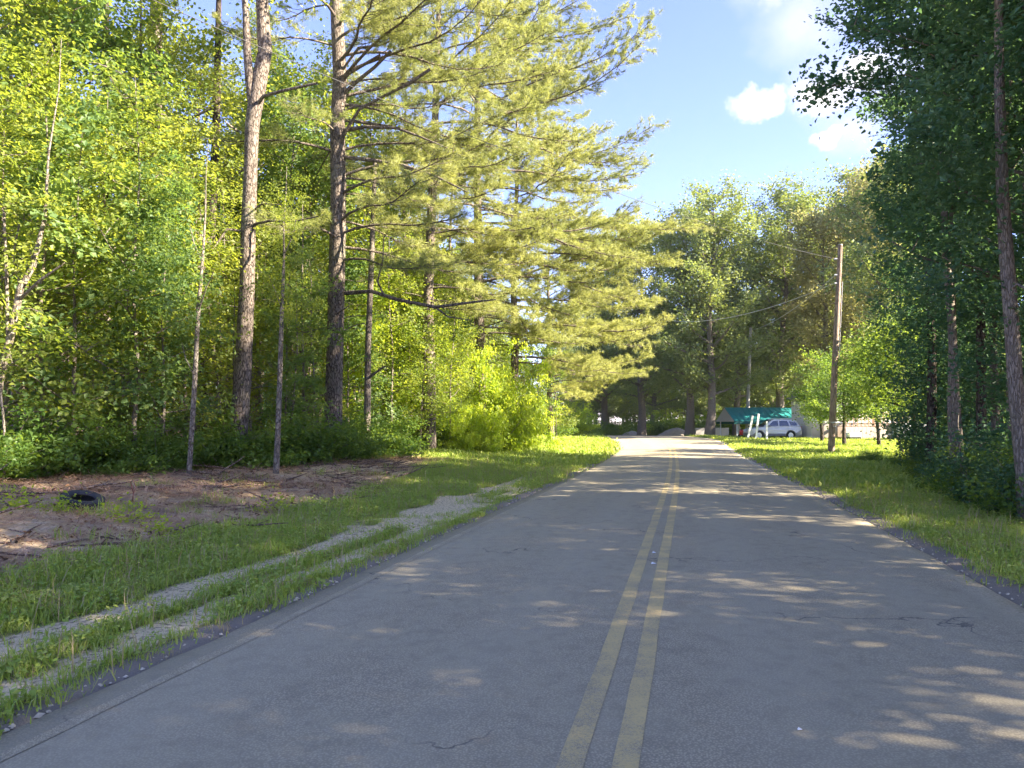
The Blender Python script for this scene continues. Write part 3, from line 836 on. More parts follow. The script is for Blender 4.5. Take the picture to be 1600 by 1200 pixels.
# big pine
Yp = 25
path = px_path([(516, 740, 40), (520, 690, 34), (522, 600, 31), (526, 450, 29), (529, 300, 27), (527, 200, 27), (531, 120, 25), (525, 0, 22), (524, -200, 17), (527, -420, 10), (530, -560, 4)], Yp)
bs = at(516, Yp); path[0][0].z = bs.z - .2
tm, cm = gen_pine(620, 24, .3, 6.4, 5.8, 60, path=local(path, bs), bias_az=-.35, nn=20, dens=1.05, width=.016)
t = thing('pine_tree', 'large pine with plated bark and long limbs reaching towards the road', 'pine tree', bs)
link('trunk', tm, t); link('needles', cm, t)
W = lambda l, r: limb_of(t, bs, Yp, l, r, BARK_PINE)
W([(533, 150, 0), (560, 125, -.3), (585, 105, -.6), (610, 80, -1)], [11, 10, 9, 8])
W([(533, 128, 0), (545, 115, -.3), (570, 100, -.6), (594, 86, -.8)], [10, 8, 8, 7])
W([(530, 118, 0), (545, 95, -.3), (560, 75, -.4), (595, 70, -.8), (625, 58, -1)], [8, 7, 7, 5, 4])
W([(524, 245, 0), (540, 205, -.3), (562, 170, -.5), (600, 150, -.8), (640, 130, -1.2), (672, 108, -1.4)], [10, 9, 8, 7, 9, 8])
W([(530, 205, 0), (570, 198, -.4), (620, 200, -.9), (660, 215, -1.2), (700, 232, -1.4)], [12, 10, 7, 5, 3])
W([(532, 245, 0), (580, 250, -.4), (630, 258, -.8), (680, 275, -1), (730, 300, -1.2)], [10, 10, 8, 6, 3])
W([(540, 458, 0), (580, 455, -.4), (620, 468, -.9), (680, 480, -1.4), (740, 472, -1.6), (775, 468, -1.7)], [12, 10, 9, 8, 6, 3])
W([(600, 462, -.7), (590, 440, -.8), (598, 405, -.9), (600, 370, -1)], [6, 5, 4, 2])
W([(680, 480, -1.4), (700, 495, -1.6), (735, 500, -1.8)], [5, 4, 2])
W([(516, 500, 0), (530, 488, -.3), (545, 478, -.5)], [5, 4, 3])
# cones dangling along the outer limbs are part of the roadside pines below
def roadside_pine(seed, px, Y, Ht, zlow, lmax, nb, label, r0=.24, baz=-.25, cones=0, dens=1.15, nn=22):
    tm, cm = gen_pine(seed, Ht, r0, zlow, lmax, nb, bias_az=baz, nn=nn, dens=dens, width=.019)
    t = thing('pine_tree', label, 'pine tree', at(px, Y)); link('trunk', tm, t); link('needles', cm, t)
    if cones:
        rs = random.Random(seed); tv = [v.co for v in tm.vertices if v.co.x > lmax * .6 and v.co.z > 6]
        V = []; T = []
        for i in range(min(cones, len(tv))):
            p = rs.choice(tv) + Vector((rs.uniform(-.1, .1), rs.uniform(-.1, .1), rs.uniform(-.14, -.05))); k = len(V); w_ = .035
            V += [p + Vector(q) for q in ((w_, 0, 0), (-w_, 0, 0), (0, w_, 0), (0, -w_, 0), (0, 0, .045), (0, 0, -.07))]
            T += [(k + a, k + b_, k + c_) for a, b_, c_ in ((0, 2, 4), (2, 1, 4), (1, 3, 4), (3, 0, 4), (2, 0, 5), (1, 2, 5), (3, 1, 5), (0, 3, 5))]
        me = np_mesh('cones', [tuple(v) for v in V], np.array(T), BARK_DARK); o_ = link('cones', me, t); o_['kind'] = 'stuff'
    return t
roadside_pine(631, 668, 31, 26, 5.5, 6.6, 62, 'pine standing just behind the big plated pine, trunk showing through needles', .28, cones=60)
roadside_pine(632, 752, 37, 29, 5.5, 8.6, 72, 'tall roadside pine whose longest limb reaches out against the blue sky', .3, cones=160, dens=1.0)
roadside_pine(633, 806, 43, 23, 4.4, 9.6, 64, 'spreading pine with low drooping limbs over the far bend', .26, cones=100, dens=1.0)
roadside_pine(634, 862, 51, 16, 3.0, 7.4, 50, 'lowest roadside pine at the far end of the left-hand wood', .2, cones=30, dens=1.0)
# slim pale stems and dark trunks of the front row
def px_trunk(name, label, pts, Y, mt_, limbs=(), cat='tree', seg=8):
    path = px_path(pts, Y); bs = at(pts[0][0], Y); path[0][0].z = bs.z - .15
    tb = Tubes(); tb.add([p - bs for p in path[0]], path[1], seg, .1, int(pts[0][0]))
    t = thing(name, label, cat, bs); link('trunk', tb.mesh('trunk', mt_), t)
    if limbs:
        for l in limbs:
            tb = Tubes(); tb.add([P(a, b_, Y + dy) - bs for a, b_, dy, _ in l], [w_ * Y / F / 2 for *_, w_ in l], 5)
            link('limb', tb.mesh('limb', mt_), t)
    return t
_t = px_trunk('slender_tree', 'slim pale leaning stem in front of the forked tree, left side', [(294, 770, 10), (298, 700, 9), (304, 600, 9), (310, 480, 8), (317, 400, 5), (321, 330, 3), (322, 270, 1.5), (326, 225, .8)], 17.5, BARK_PALE, [[(309, 490, 0, 3), (322, 450, -.3, 2), (334, 425, -.5, 1)], [(316, 410, 0, 2.5), (303, 380, -.2, 1.6), (296, 350, -.3, .8)], [(305, 590, 0, 2.5), (290, 560, -.3, 1.6), (284, 535, -.4, .8)]])
o_ = link('crown', U[1][1], _t); o_.location = (-.45, -.35, 2.6); o_.scale = (.5, .5, .55)
_t = px_trunk('slender_tree', 'slim pale stem between the forked tree and the big pine', [(431, 752, 12), (434, 680, 10), (437, 600, 9), (441, 470, 7), (444, 400, 4), (443, 350, 2.5), (447, 300, 1.4), (448, 260, .8)], 18.5, BARK_PALE, [[(440, 480, 0, 3), (428, 450, -.3, 2), (420, 430, -.4, 1)], [(443, 400, 0, 2.5), (456, 372, -.2, 1.5), (462, 345, -.3, .8)]])
o_ = link('crown', U[2][1], _t); o_.location = (.25, -.2, 2.4); o_.scale = (.4, .4, .52)
px_trunk('slender_tree', 'crooked pale sunlit trunk at the left border, branching at mid height', [(-18, 790, 18), (-12, 660, 16), (0, 590, 14), (18, 520, 13), (32, 450, 12), (52, 415, 10), (70, 340, 6), (76, 240, 3.5), (92, 140, 2), (96, 60, 1)], 15.5, BARK_PALE,
         [[(28, 470, 0, 6), (60, 440, -.2, 5), (95, 415, -.3, 3)], [(12, 540, 0, 6), (10, 420, -.2, 5), (6, 330, -.2, 4)], [(32, 450, 0, 5), (20, 400, .2, 4), (30, 350, .2, 3)]])
px_trunk('slender_tree', 'bent pale sapling low at the left border beside the straw bank', [(-2, 800, 5), (4, 760, 5), (9, 720, 4), (6, 660, 4), (0, 600, 3)], 15, BARK_PALE)
px_trunk('broadleaf_tree', 'dark trunk rising through leaves in the upper left corner', [(212, 720, 26), (218, 640, 25), (228, 520, 25), (240, 350, 25), (246, 240, 25), (242, 100, 24), (245, 0, 22), (250, -200, 14), (252, -400, 8)], 23, BARK_PINE,
         [[(246, 250, 0, 12), (262, 225, -.4, 8), (285, 190, -.6, 6), (330, 170, -.8, 3)], [(244, 95, 0, 8), (120, 96, -.5, 5), (20, 92, -1, 4)]])
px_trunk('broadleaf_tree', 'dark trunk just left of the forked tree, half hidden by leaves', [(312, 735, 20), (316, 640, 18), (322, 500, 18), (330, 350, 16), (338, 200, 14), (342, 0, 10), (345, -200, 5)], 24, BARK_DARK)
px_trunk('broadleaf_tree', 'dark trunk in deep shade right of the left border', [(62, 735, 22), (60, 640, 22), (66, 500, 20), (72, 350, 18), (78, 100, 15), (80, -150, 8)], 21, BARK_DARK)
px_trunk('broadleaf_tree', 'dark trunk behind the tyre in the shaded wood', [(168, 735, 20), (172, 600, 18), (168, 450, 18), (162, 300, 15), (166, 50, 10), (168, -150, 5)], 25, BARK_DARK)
px_trunk('broadleaf_tree', 'thin dark trunk right of the big pine in the hedge shade', [(572, 725, 13), (574, 640, 12), (575, 540, 11), (580, 420, 10), (586, 250, 7)], 27, BARK_GREY,
         [[(575, 592, 0, 5), (590, 580, -.3, 4), (602, 572, -.4, 3)]])
# dead snag at the bend
px_trunk('dead_snag', 'bare white dead snag with broken limbs at the far bend', [(821, 712, 4), (821, 690, 4), (821, 660, 4), (822, 640, 4), (818, 615, 3)], 52, BARK_PALE,
         [[(821, 640, 0, 4), (815, 634, -.2, 4), (808, 632, -.2, 3)], [(821, 637, 0, 4), (826, 645, -.2, 3), (834, 655, -.4, 2)], [(820, 634, 0, 4), (817, 605, .2, 3), (821, 590, .3, 2)]], 'dead tree')

# ------------------------------------------------------------------ left wood: the mass
placed = []
def free(x, y, r):
    for a, b_ in placed:
        if (a - x) ** 2 + (b_ - y) ** 2 < r * r: return False
    placed.append((x, y)); return True
def edge_u(s): return -13.6 + 2.9 * float(sm(13, 19, s)) + .3 * float(sm(28, 36, s)) - .8 * float(sm(48, 56, s))
for i, (px, Y, vi, sc_, lab) in enumerate([
    (20, 16.6, 0, 1.1, 'bright young maple at the left border of the wood edge'),
    (120, 17.4, 1, 1.0, 'bright layered young tree just behind the tyre'),
    (215, 17.8, 2, 1.05, 'young tree with flat bright leaf layers left of the leaning pale stem'),
    (290, 20.0, 0, .95, 'young tree in half shade behind the leaning pale stem'),
    (462, 22.5, 1, .72, 'small shaded tree between the pale stem and the big pine'),
    (610, 29, 2, .95, 'young tree with sunlit crown right of the big pine'),
    (665, 34, 0, 1.0, 'bright bushy young tree under the pine limbs'),
    (700, 38, 1, 1.0, 'dark young tree left of the yellow-green thicket'),
    (-40, 15.6, 2, .9, 'bright young tree cut off by the left border'),
    (70, 19.5, 0, 1.15, 'young tree behind and above the tyre'),
    (160, 19.2, 2, 1.1, 'young tree right behind the shrubs to the right of the tyre'),
    (255, 18.6, 1, .8, 'short young tree left of the leaning pale stem'),
    (345, 23, 2, .95, 'young tree behind the foot of the forked tree'),
    (410, 24, 0, .95, 'young tree between the forked tree and the slim pale stem behind'),
    (480, 27, 2, .9, 'young tree behind the big pine on its left side'),
    (548, 28, 1, .85, 'young tree just right behind the big pine'),
    (585, 30, 3, .95, 'sunlit lime-green young tree right of the big pine'),
    (640, 32, 4, 1.0, 'tall lime-green young tree between the big pine and the next pine'),
    (690, 36, 3, .8, 'lime-green young tree just left of the dark young tree'),
    (735, 41, 2, 1.05, 'young tree at the left flank of the bright thicket'),
    (815, 54, 4, 1.05, 'lime-green young tree behind the far end of the thicket'),
    (655, 29.5, 0, .75, 'young tree hiding the foot of the pine behind the big pine'),
    (705, 32, 2, .8, 'low young tree left of the bright thicket, in front of the pines'),
    (840, 47, 1, .8, 'young tree hiding the foot of the lowest roadside pine'),
    (870, 60, 0, .9, 'young tree at the outer side of the bend, under the lowest pine'),
    ]):
    plant('young_tree', (U + YU)[vi] if i != 7 else UD[1], lab, 'tree', at(px, Y), i * 1.3, None, sc_)
for i, (px, Y, vi, sc_, lab) in enumerate([
    (-70, 18.5, 0, .95, 'tall leafy tree filling the upper left corner'),
    (95, 20.5, 1, .95, 'tall sunlit broadleaf tree above the tyre'),
    (190, 21.5, 2, .9, 'tall sunlit broadleaf tree left of the dark upper trunk'),
    (300, 24.5, 0, .95, 'tall leafy tree behind the forked tree on its left side'),
    (395, 29, 2, 1.0, 'tall leafy tree right behind the fork of the forked tree'),
    (478, 31, 0, 1.1, 'tall leafy tree behind the big pine on its left side'),
    (30, 23, 1, 1.0, 'tall leafy tree behind the young maple near the left border'),
    (455, 27.5, 1, .85, 'tall leafy tree filling the gap between forked tree and big pine'),
    ]):
    plant('broadleaf_tree', D[vi], lab, 'tree', at(px, Y), i * 2.1, None, sc_); g = at(px, Y); placed.append((g.x, g.y))
n = 0
rr = random.Random(3)
for k in range(900):
    s = rr.uniform(-4, 78); d = rr.random() ** 1.25 * 36
    u = edge_u(s) - 1.8 - d
    x, y = xy(np.array(s), np.array(u)); x = float(x); y = float(y)
    if y < 1 or x / max(y, .1) < -1.0: continue
    if not free(x, y, 2.5 + d * .06): continue
    g = (x, y, h1(x, y)); q = rr.random()
    if q < .24: plant('pine_tree', PN[n % 2], 'pine among the dense left-hand wood behind its front row', 'pine tree', g, rr.uniform(0, 6.28), 'pines deep in the left wood', rr.uniform(.8, 1.05), ('trunk', 'needles'))
    elif q < .66: plant('broadleaf_tree', D[n % 3], 'broadleaf tree in the dense left-hand wood behind its front row', 'tree', g, rr.uniform(0, 6.28), 'broadleaf trees deep in the left wood', rr.uniform(.8, 1.1))
    else: plant('young_tree', (U + UD)[n % 5], 'young tree in the understory of the left-hand wood', 'tree', g, rr.uniform(0, 6.28), 'young trees of the left wood', rr.uniform(.6, 1.05))
    n += 1
    if n > 150: break
n = 0
for k in range(900):
    s = rr.uniform(4, 150); u = edge_u(s) - rr.uniform(30, 60); x, y = xy(np.array(s), np.array(u)); x = float(x); y = float(y)
    if y < 1 or x / y < -1.0 or not free(x, y, 4.2): continue
    plant(*(('young_tree', U[n % 3], 'young tree in the understory of the left-hand wood') if n % 2 else ('broadleaf_tree', D[n % 3], 'broadleaf tree in the dense left-hand wood behind its front row')), 'tree', (x, y, h1(x, y)), rr.uniform(0, 6.28), 'young trees of the left wood' if n % 2 else 'broadleaf trees deep in the left wood', rr.uniform(1.0, 1.4)); n += 1
    if n > 90: break
k = 0
for _ in range(600):
    s = rr.uniform(8, 45); u = edge_u(s) - rr.uniform(.2, 9); x, y = xy(np.array(s), np.array(u)); x = float(x); y = float(y)
    if y < 12 or x / y < -.8 or not free(x, y, .55): continue
    o_ = plant('sapling', stem_meshes[k % 4], 'thin bare sapling stem standing in the left-hand wood', 'sapling', (x, y, h1(x, y)), rr.uniform(0, 6.28), 'bare stems of the left wood', rr.uniform(.6, 1.15), ('trunk',))
    o_.rotation_euler = (rr.uniform(-.06, .06), rr.uniform(-.06, .06), rr.uniform(0, 6.28))
    k += 1
    if k > 95: break
# shrubs along the left edge
k = 0
for i in range(60):
    s = 11 + 42 * (i + rr.random() * .8) / 60
    u = edge_u(s) + rr.uniform(-1.2, .6)
    x, y = xy(np.array(s), np.array(u)); x = float(x); y = float(y)
    if x / y < -.85: continue
    sc_ = rr.uniform(.75, 1.45) * (1 + .4 * float(sm(25, 45, s)))
    plant('shrub', S[i % 3], ordn(k) + ' leafy shrub from the near end of the hedge along the left wood edge', 'shrub', (x, y, h1(x, y)), rr.uniform(0, 6.28), 'shrubs along the left wood edge', sc_, ('stems', 'foliage')); k += 1
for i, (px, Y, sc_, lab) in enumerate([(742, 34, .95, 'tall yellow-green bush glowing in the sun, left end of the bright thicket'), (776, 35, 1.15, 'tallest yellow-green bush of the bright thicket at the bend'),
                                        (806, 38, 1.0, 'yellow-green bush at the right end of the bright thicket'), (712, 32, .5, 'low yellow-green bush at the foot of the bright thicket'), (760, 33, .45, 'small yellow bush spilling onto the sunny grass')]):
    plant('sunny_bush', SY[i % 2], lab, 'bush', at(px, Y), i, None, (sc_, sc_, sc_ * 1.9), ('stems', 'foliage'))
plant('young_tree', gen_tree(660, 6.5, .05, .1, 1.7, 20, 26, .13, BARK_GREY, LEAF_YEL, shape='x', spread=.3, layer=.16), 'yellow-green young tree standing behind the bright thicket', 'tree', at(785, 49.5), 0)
# weeds seedlings on the bank
SEED = gen_shrub(470, .35, .16, 4, 6, .05, LEAF_YEL)
for i, (px, py, lab) in enumerate([(93, 800, 'lime-coloured seedling just left of the tyre'), (200, 815, 'seedling on the straw right of the tyre'), (22, 795, 'seedling on the straw near the left border'), (255, 835, 'leafy weed where the straw meets the grass'), (425, 800, 'leafy weed tall above the grass edge below the big trees')]):
    plant('seedling', SEED, lab, 'seedling', G(px, py), i, None, 1 + .2 * (i % 3), ('stems', 'foliage'))

# ------------------------------------------------------------------ right wood
def lab_trunk(label, pts, Y, mt_, limbs=(), crown=None, csc=1, crz=0):
    t = px_trunk('broadleaf_tree', label, pts, Y, mt_, limbs)
    if crown is not None:
        o_ = link('crown', crown, t); o_.scale = (csc,) * 3; o_.rotation_euler = (0, 0, crz)
    return t
lab_trunk('stout grey trunk with smooth bark, nearest tree at the right border', [(1606, 810, 32), (1600, 740, 27), (1590, 640, 25), (1580, 500, 24), (1572, 400, 23), (1566, 300, 20), (1562, 150, 17), (1560, -50, 13), (1560, -300, 7)], 13, BARK_GREY,
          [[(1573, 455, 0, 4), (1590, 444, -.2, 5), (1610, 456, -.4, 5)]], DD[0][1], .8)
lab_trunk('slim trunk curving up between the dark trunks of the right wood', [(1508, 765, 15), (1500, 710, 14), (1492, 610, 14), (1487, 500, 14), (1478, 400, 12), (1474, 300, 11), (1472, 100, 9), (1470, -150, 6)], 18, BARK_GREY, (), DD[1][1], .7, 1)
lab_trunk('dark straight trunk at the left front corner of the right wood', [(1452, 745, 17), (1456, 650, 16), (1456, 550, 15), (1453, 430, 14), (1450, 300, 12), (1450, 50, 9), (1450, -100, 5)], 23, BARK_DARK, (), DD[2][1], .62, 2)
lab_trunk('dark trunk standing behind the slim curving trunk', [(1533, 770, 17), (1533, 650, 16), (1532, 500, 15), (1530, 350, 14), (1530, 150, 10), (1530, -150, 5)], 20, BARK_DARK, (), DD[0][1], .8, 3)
lab_trunk('thin lit stem left of the stout grey trunk', [(1580, 775, 8), (1578, 700, 7), (1575, 600, 6), (1574, 450, 5), (1572, 300, 4)], 16.5, BARK_GREY)
lab_trunk('pale sunlit slim trunk glimpsed behind the corner of the right wood', [(1464, 700, 7), (1463, 640, 7), (1462, 560, 6), (1462, 500, 6), (1460, 400, 4)], 31, BARK_PALE)
lab_trunk('thin leaning vine-clad stem in front of the right wood', [(1520, 782, 3), (1510, 740, 3), (1500, 705, 3), (1496, 660, 3), (1500, 620, 2)], 16, BARK_GREY)
for i, (px, Y, lab) in enumerate([(1490, 26, 'dark young tree filling the corner of the right wood below the crowns'), (1520, 24, 'dark young tree behind the slim curving trunk'), (1570, 21, 'dark young tree between the slim curving trunk and the stout grey trunk'), (1490, 29, 'dark young tree at the house side of the right wood corner'), (1630, 14.5, 'dark young tree cut off by the right border')]):
    plant('young_tree', UD[i % 2], lab, 'tree', at(px, Y), i * 1.1, None, .8)
# crowns that overhang towards the road
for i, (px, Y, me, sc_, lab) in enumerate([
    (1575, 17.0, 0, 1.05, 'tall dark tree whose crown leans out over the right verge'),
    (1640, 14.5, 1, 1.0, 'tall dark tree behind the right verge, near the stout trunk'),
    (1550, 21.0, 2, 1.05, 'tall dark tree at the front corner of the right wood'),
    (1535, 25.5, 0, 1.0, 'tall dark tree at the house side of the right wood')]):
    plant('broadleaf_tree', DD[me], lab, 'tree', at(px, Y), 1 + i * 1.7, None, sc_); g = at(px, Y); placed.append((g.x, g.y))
plant('broadleaf_tree', gen_tree(710, 17, .1, .55, 3.3, 22, 66, .14, BARK_GREY, LEAF_SHADE, spread=.34, layer=.15, bias=(-.5, 0, .1)), 'tall dark tree whose high crown leans furthest out over the right verge', 'tree', at(1490, 18.5), 0)
placed.append((at(1490, 18.5).x, 18.5))
rq = random.Random(21); n = 0
for ui, u0 in enumerate((8.0, 11.4, 15.2, 19.8)):
    for j in range(11):
        s_, u_ = -18 + 3.15 * j + (ui % 2) * 1.5 + rq.uniform(-.5, .5), u0 + rq.uniform(-.6, .6)
        x, y2 = xy(np.array(s_), np.array(u_)); x = float(x); y2 = float(y2)
        if (y2 > 1 and x / y2 < .76) or x * x + y2 * y2 < 30: continue
        if not free(x, y2, 1.8): continue
        plant('broadleaf_tree', DD[n % 3], 'dark broadleaf tree in the shaded right-hand wood behind its front row', 'tree', (x, y2, h1(x, y2)), rq.uniform(0, 6.28), 'broadleaf trees deep in the right wood', rq.uniform(.85, 1.05)); n += 1
n = 0
for k in range(1100):
    y = rq.uniform(-15, 32); s0 = y * CA + 8 * SA
    u = 6.6 + 1.2 * float(sm(12, 24, y)) + rq.random() * 20
    s = y / CA + u * SA
    x, y2 = xy(np.array(s), np.array(u)); x = float(x); y2 = float(y2)
    if y2 > 31 or y2 < -15: continue
    if y2 > 2 and x / y2 < .535: continue
    if x * x + y2 * y2 < 36: continue
    if y2 < 12 or not free(x, y2, 2.6): continue
    g = (x, y2, h1(x, y2)); q = rq.random()
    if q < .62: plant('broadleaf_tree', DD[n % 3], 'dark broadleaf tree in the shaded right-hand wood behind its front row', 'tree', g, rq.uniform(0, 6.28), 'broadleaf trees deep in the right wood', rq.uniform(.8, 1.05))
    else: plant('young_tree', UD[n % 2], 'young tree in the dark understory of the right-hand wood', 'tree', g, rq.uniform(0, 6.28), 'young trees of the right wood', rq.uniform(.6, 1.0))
    n += 1
    if n > 74: break
for i in range(44):
    Y = 12.5 + 17 * (i + rr.random() * .7) / 44
    px = 1600 - (1600 - 1440) * min(1, (Y - 12.5) / 10) + rr.uniform(0, 70)
    g = at(px, Y); 
    plant('shrub', (SD[0], S[0], SD[1])[i % 3], ordn(i) + ' dark shrub from the near end of the hedge along the right wood edge', 'shrub', g, rr.uniform(0, 6.28), 'shrubs along the right wood edge', rr.uniform(.4, 1.05), ('stems', 'foliage'))
for i in range(14):
    px = 1330 + i * 9 + rr.uniform(-5, 5); Y = 33 - i * .55 + rr.uniform(-1, 1)
    plant('shrub', S[i % 3], ordn(i) + ' low shrub from the pole side at the foot of the right wood corner', 'shrub', at(px, Y), rr.uniform(0, 6.28), 'low shrubs at the right wood corner', rr.uniform(.22, .42), ('stems', 'foliage'))
# small maple in front of the house
tm, cm = gen_tree(700, 6.4, .14, .28, 3.4, 24, 44, .15, BARK_DARK, BUSHL, shape='x', bias=(-.75, -.1, -.05), spread=.42, layer=.14, limb_el=(-.15, .5))
plant('broadleaf_tree', (tm, cm), 'low spreading maple hanging over the lawn in front of the house', 'tree', at(1428, 38), 0, None, 1.1)
tm, cm = gen_tree(701, 6.0, .12, .25, 3.0, 22, 44, .15, BARK_DARK, BUSHL, shape='x', bias=(-.3, -.1, -.05), spread=.42, layer=.14, limb_el=(-.15, .5))
plant('broadleaf_tree', (tm, cm), 'small bushy tree behind the utility pole beside the carport', 'tree', at(1318, 50), 2, None, 1.0)
plant('broadleaf_tree', gen_tree(702, 6.6, .12, .2, 2.6, 24, 50, .16, BARK_DARK, BUSHL, shape='x', spread=.42, layer=.16, limb_el=(-.2, .5)), 'leafy tree hanging over the tail of the silver car between carport and pole', 'tree', at(1284, 55), 1, None, .95)
plant('broadleaf_tree', gen_tree(703, 7.0, .12, .22, 2.9, 24, 50, .16, BARK_DARK, BUSHL, shape='x', spread=.42, layer=.16, limb_el=(-.25, .5)), 'leafy tree screening the porch deck of the house', 'tree', at(1372, 47), 4, None, .9)

# ------------------------------------------------------------------ far trees
for i, (px, Y, var, sc_, lab) in enumerate([
    (1002, 80, O[0], .95, 'pale-trunked oak at the far left of the row beyond the bend'),
    (945, 86, O[1], .92, 'dark oak furthest left beyond the bend, behind the pine tips'),
    (1076, 74, O[1], .93, 'dark-trunked oak in the middle of the row beyond the bend'),
    (1108, 71, O[2], .97, 'large round-topped oak left of the carport'),
    (1150, 84, O[0], .9, 'broad oak behind the green carport roof'),
    (1216, 78, O[1], 1.06, 'dark forked oak standing behind the silver car'),
    (1262, 88, O[2], 1.08, 'tall oak between the forked oak and the utility pole'),
    (1290, 72, OP[0], .98, 'pale yellowish tree right behind the utility pole'),
    (1352, 80, O[0], 1.2, 'tallest grey-green oak right of the utility pole'),
    (1385, 68, OP[0], 1.12, 'tall straw-coloured tree beside the right-hand wood'),
    (1408, 60, O[2], .95, 'oak behind the house next to the right-hand wood'),
    (1335, 92, O[1], 1.15, 'oak far back behind the utility pole'),
    ]):
    tt = plant('oak_tree' if var is not OP[0] else 'pale_tree', var, lab, 'tree', at(px, Y), i * 1.9 + .5, None, sc_); g = at(px, Y); placed.append((g.x, g.y))
n = 0
for k in range(500):
    Y = rr.uniform(96, 165); px = rr.uniform(760, 1640)
    g = at(px, Y)
    if not free(g.x, g.y, 7): continue
    s, u = su(g.x, g.y)
    if abs(float(u)) < 5: continue
    plant('oak_tree', O[n % 3], 'tree of the distant wood behind the house and the bend', 'tree', g, rr.uniform(0, 6.28), 'trees of the distant wood', rr.uniform(.7, .9)); n += 1
    if n > 46: break
n = 0
for k in range(700):
    Y = rr.uniform(98, 175); px = rr.uniform(-150, 1750); g = at(px, Y); s, u = su(g.x, g.y)
    if abs(float(u)) < 4 or not free(g.x, g.y, 4.0): continue
    plant('oak_tree' if n % 3 == 0 else 'young_tree', O[n % 2] if n % 3 == 0 else U[n % 2], 'tree of the distant wood behind the house and the bend', 'tree', g, rr.uniform(0, 6.28), 'trees of the distant wood', rr.uniform(.7, .85) if n % 3 == 0 else rr.uniform(1.3, 1.8)); n += 1
    if n > 135: break
for i in range(90):
    px = -200 + i * 22 + rr.uniform(-10, 10); Y = rr.uniform(84, 98) if px > 1250 or px < 880 else rr.uniform(104, 118)
    g = at(px, Y)
    if abs(float(su(g.x, g.y)[1])) < 5.5: continue
    plant('shrub', S[i % 3], 'bush at the foot of the distant trees beyond the bend', 'shrub', g, rr.uniform(0, 6.28), 'bushes under the distant trees', (3.4, 3.4, rr.uniform(2.0, 3.0)), ('stems', 'foliage'))
for i in range(26):
    px = 880 + i * 21 + rr.uniform(-8, 8); Y = rr.uniform(86, 95)
    g = at(px, Y); s, u = su(g.x, g.y)
    if abs(float(u)) < 3.6: continue
    plant('shrub', (S + SY)[i % 3 if i % 4 else 3], 'bush at the foot of the distant trees beyond the bend', 'shrub', g, rr.uniform(0, 6.28), 'bushes under the distant trees', rr.uniform(1.5, 2.6), ('stems', 'foliage'))
for i, (px, Y) in enumerate([(905, 72), (925, 76), (945, 80), (880, 66), (860, 62), (962, 84)]):
    plant('shrub', (S + SY)[i % 4], ordn(i) + ' olive bush on the outer side of the bend left of the oaks', 'shrub', at(px, Y), i, 'bushes on the outer side of the bend', 1.5, ('stems', 'foliage'))

# ------------------------------------------------------------------ utility pole and wires
WOOD = bark_mat('pole_wood', (.22, .16, .12), (.46, .36, .28), 16, (1, 1, .08))
METAL = plain('galvanised', (.5, .5, .5), .5, .6)
WIRE = plain('wire', (.45, .45, .44), .5, .3)
Yq = 40
pb = G(1298, 709); Yq = pb.y; top = P(1313, 383, Yq)
t = thing('utility_pole', 'tall weathered wooden utility pole leaning slightly right on the lawn', 'utility pole', pb)
tb = Tubes(); tb.add([Vector((0, 0, -.3)), (top - pb) * .5, top - pb], [.17, .145, .115], 14, .03)
link('post', tb.mesh('post', WOOD), t)
MB().cyl(top - pb - Vector((0, 0, .01)), top - pb + Vector((0, 0, .03)), .112, 14).build('post_cap', METAL, t)
bb = MB(); q = P(1301, 660, Yq) - pb; bb.cyl(q - Vector((0, 0, .035)), q + Vector((0, 0, .035)), .172, 14); q = P(1301, 666, Yq) - pb; bb.cyl(q - Vector((0, 0, .02)), q + Vector((0, 0, .02)), .17, 14)
bb.build('strap', METAL, t)
ins = MB()
for py in (405, 430, 443):
    q = P(1310, py, Yq) - pb; ins.cyl(q + Vector((-.22, -.05, 0)), q + Vector((-.1, -.05, 0)), .05, 10); ins.build('insulator', METAL, t); ins = MB()
dr = Tubes(); dr.add([P(1312, 440, Yq) - pb + Vector((.15, 0, 0)), P(1308, 500, Yq) - pb + Vector((.19, 0, 0)), P(1306, 560, Yq) - pb + Vector((.17, 0, 0))], [.015, .015, .015], 5)
link('conduit', dr.mesh('conduit', METAL), t)
WIRED = plain('dark_wire', (.06, .06, .06), .6)
def wire(label, a, b_, sag, r=.012, mt_=None):
    pts = []
    for i in range(25):
        f = i / 24; p = a.lerp(b_, f); p.z -= sag * 4 * f * (1 - f); pts.append(p)
    tb = Tubes(); tb.add(pts, [r] * 25, 5); o_ = link('power_line', tb.mesh('power_line', mt_ or WIRE)); tag(o_, label, 'cable')
    return o_
far_pole_x, far_pole_y = -13.5, 8.0
fz = h1(far_pole_x, far_pole_y)
wire('power line crossing the open sky to the top of the utility pole', P(1311, 405, Yq) + Vector((-.18, -.05, 0)), Vector((far_pole_x, far_pole_y, fz + 10.2)), .95, .008, WIRED)
p2 = G(1163, 684); Y2 = 76; p2 = at(1166, Y2); t2top = P(1173, 512, Y2)
wire('middle cable running left from the utility pole to the pale pole', P(1310, 430, Yq) + Vector((-.18, -.05, 0)), P(1173, 516, Y2), .5, .016)
wire('lower cable running left from the utility pole across the far oaks', P(1308, 443, Yq) + Vector((-.18, -.05, 0)), P(1040, 500, 68), .8, .016)
t = thing('utility_pole', 'pale grey pole with a lamp standing behind the carport', 'utility pole', p2)
tb = Tubes(); tb.add([Vector((0, 0, -.2)), (t2top - p2) * .5, t2top - p2], [.2, .17, .14], 10); link('post', tb.mesh('post', plain('weathered_pole', (.46, .43, .38), .9)), t)
lm = P(1177, 536, Y2) - p2
MB().box(lm + Vector((-.05, -.2, .1)), (.5, .08, .06)).build('lamp_arm', METAL, t)
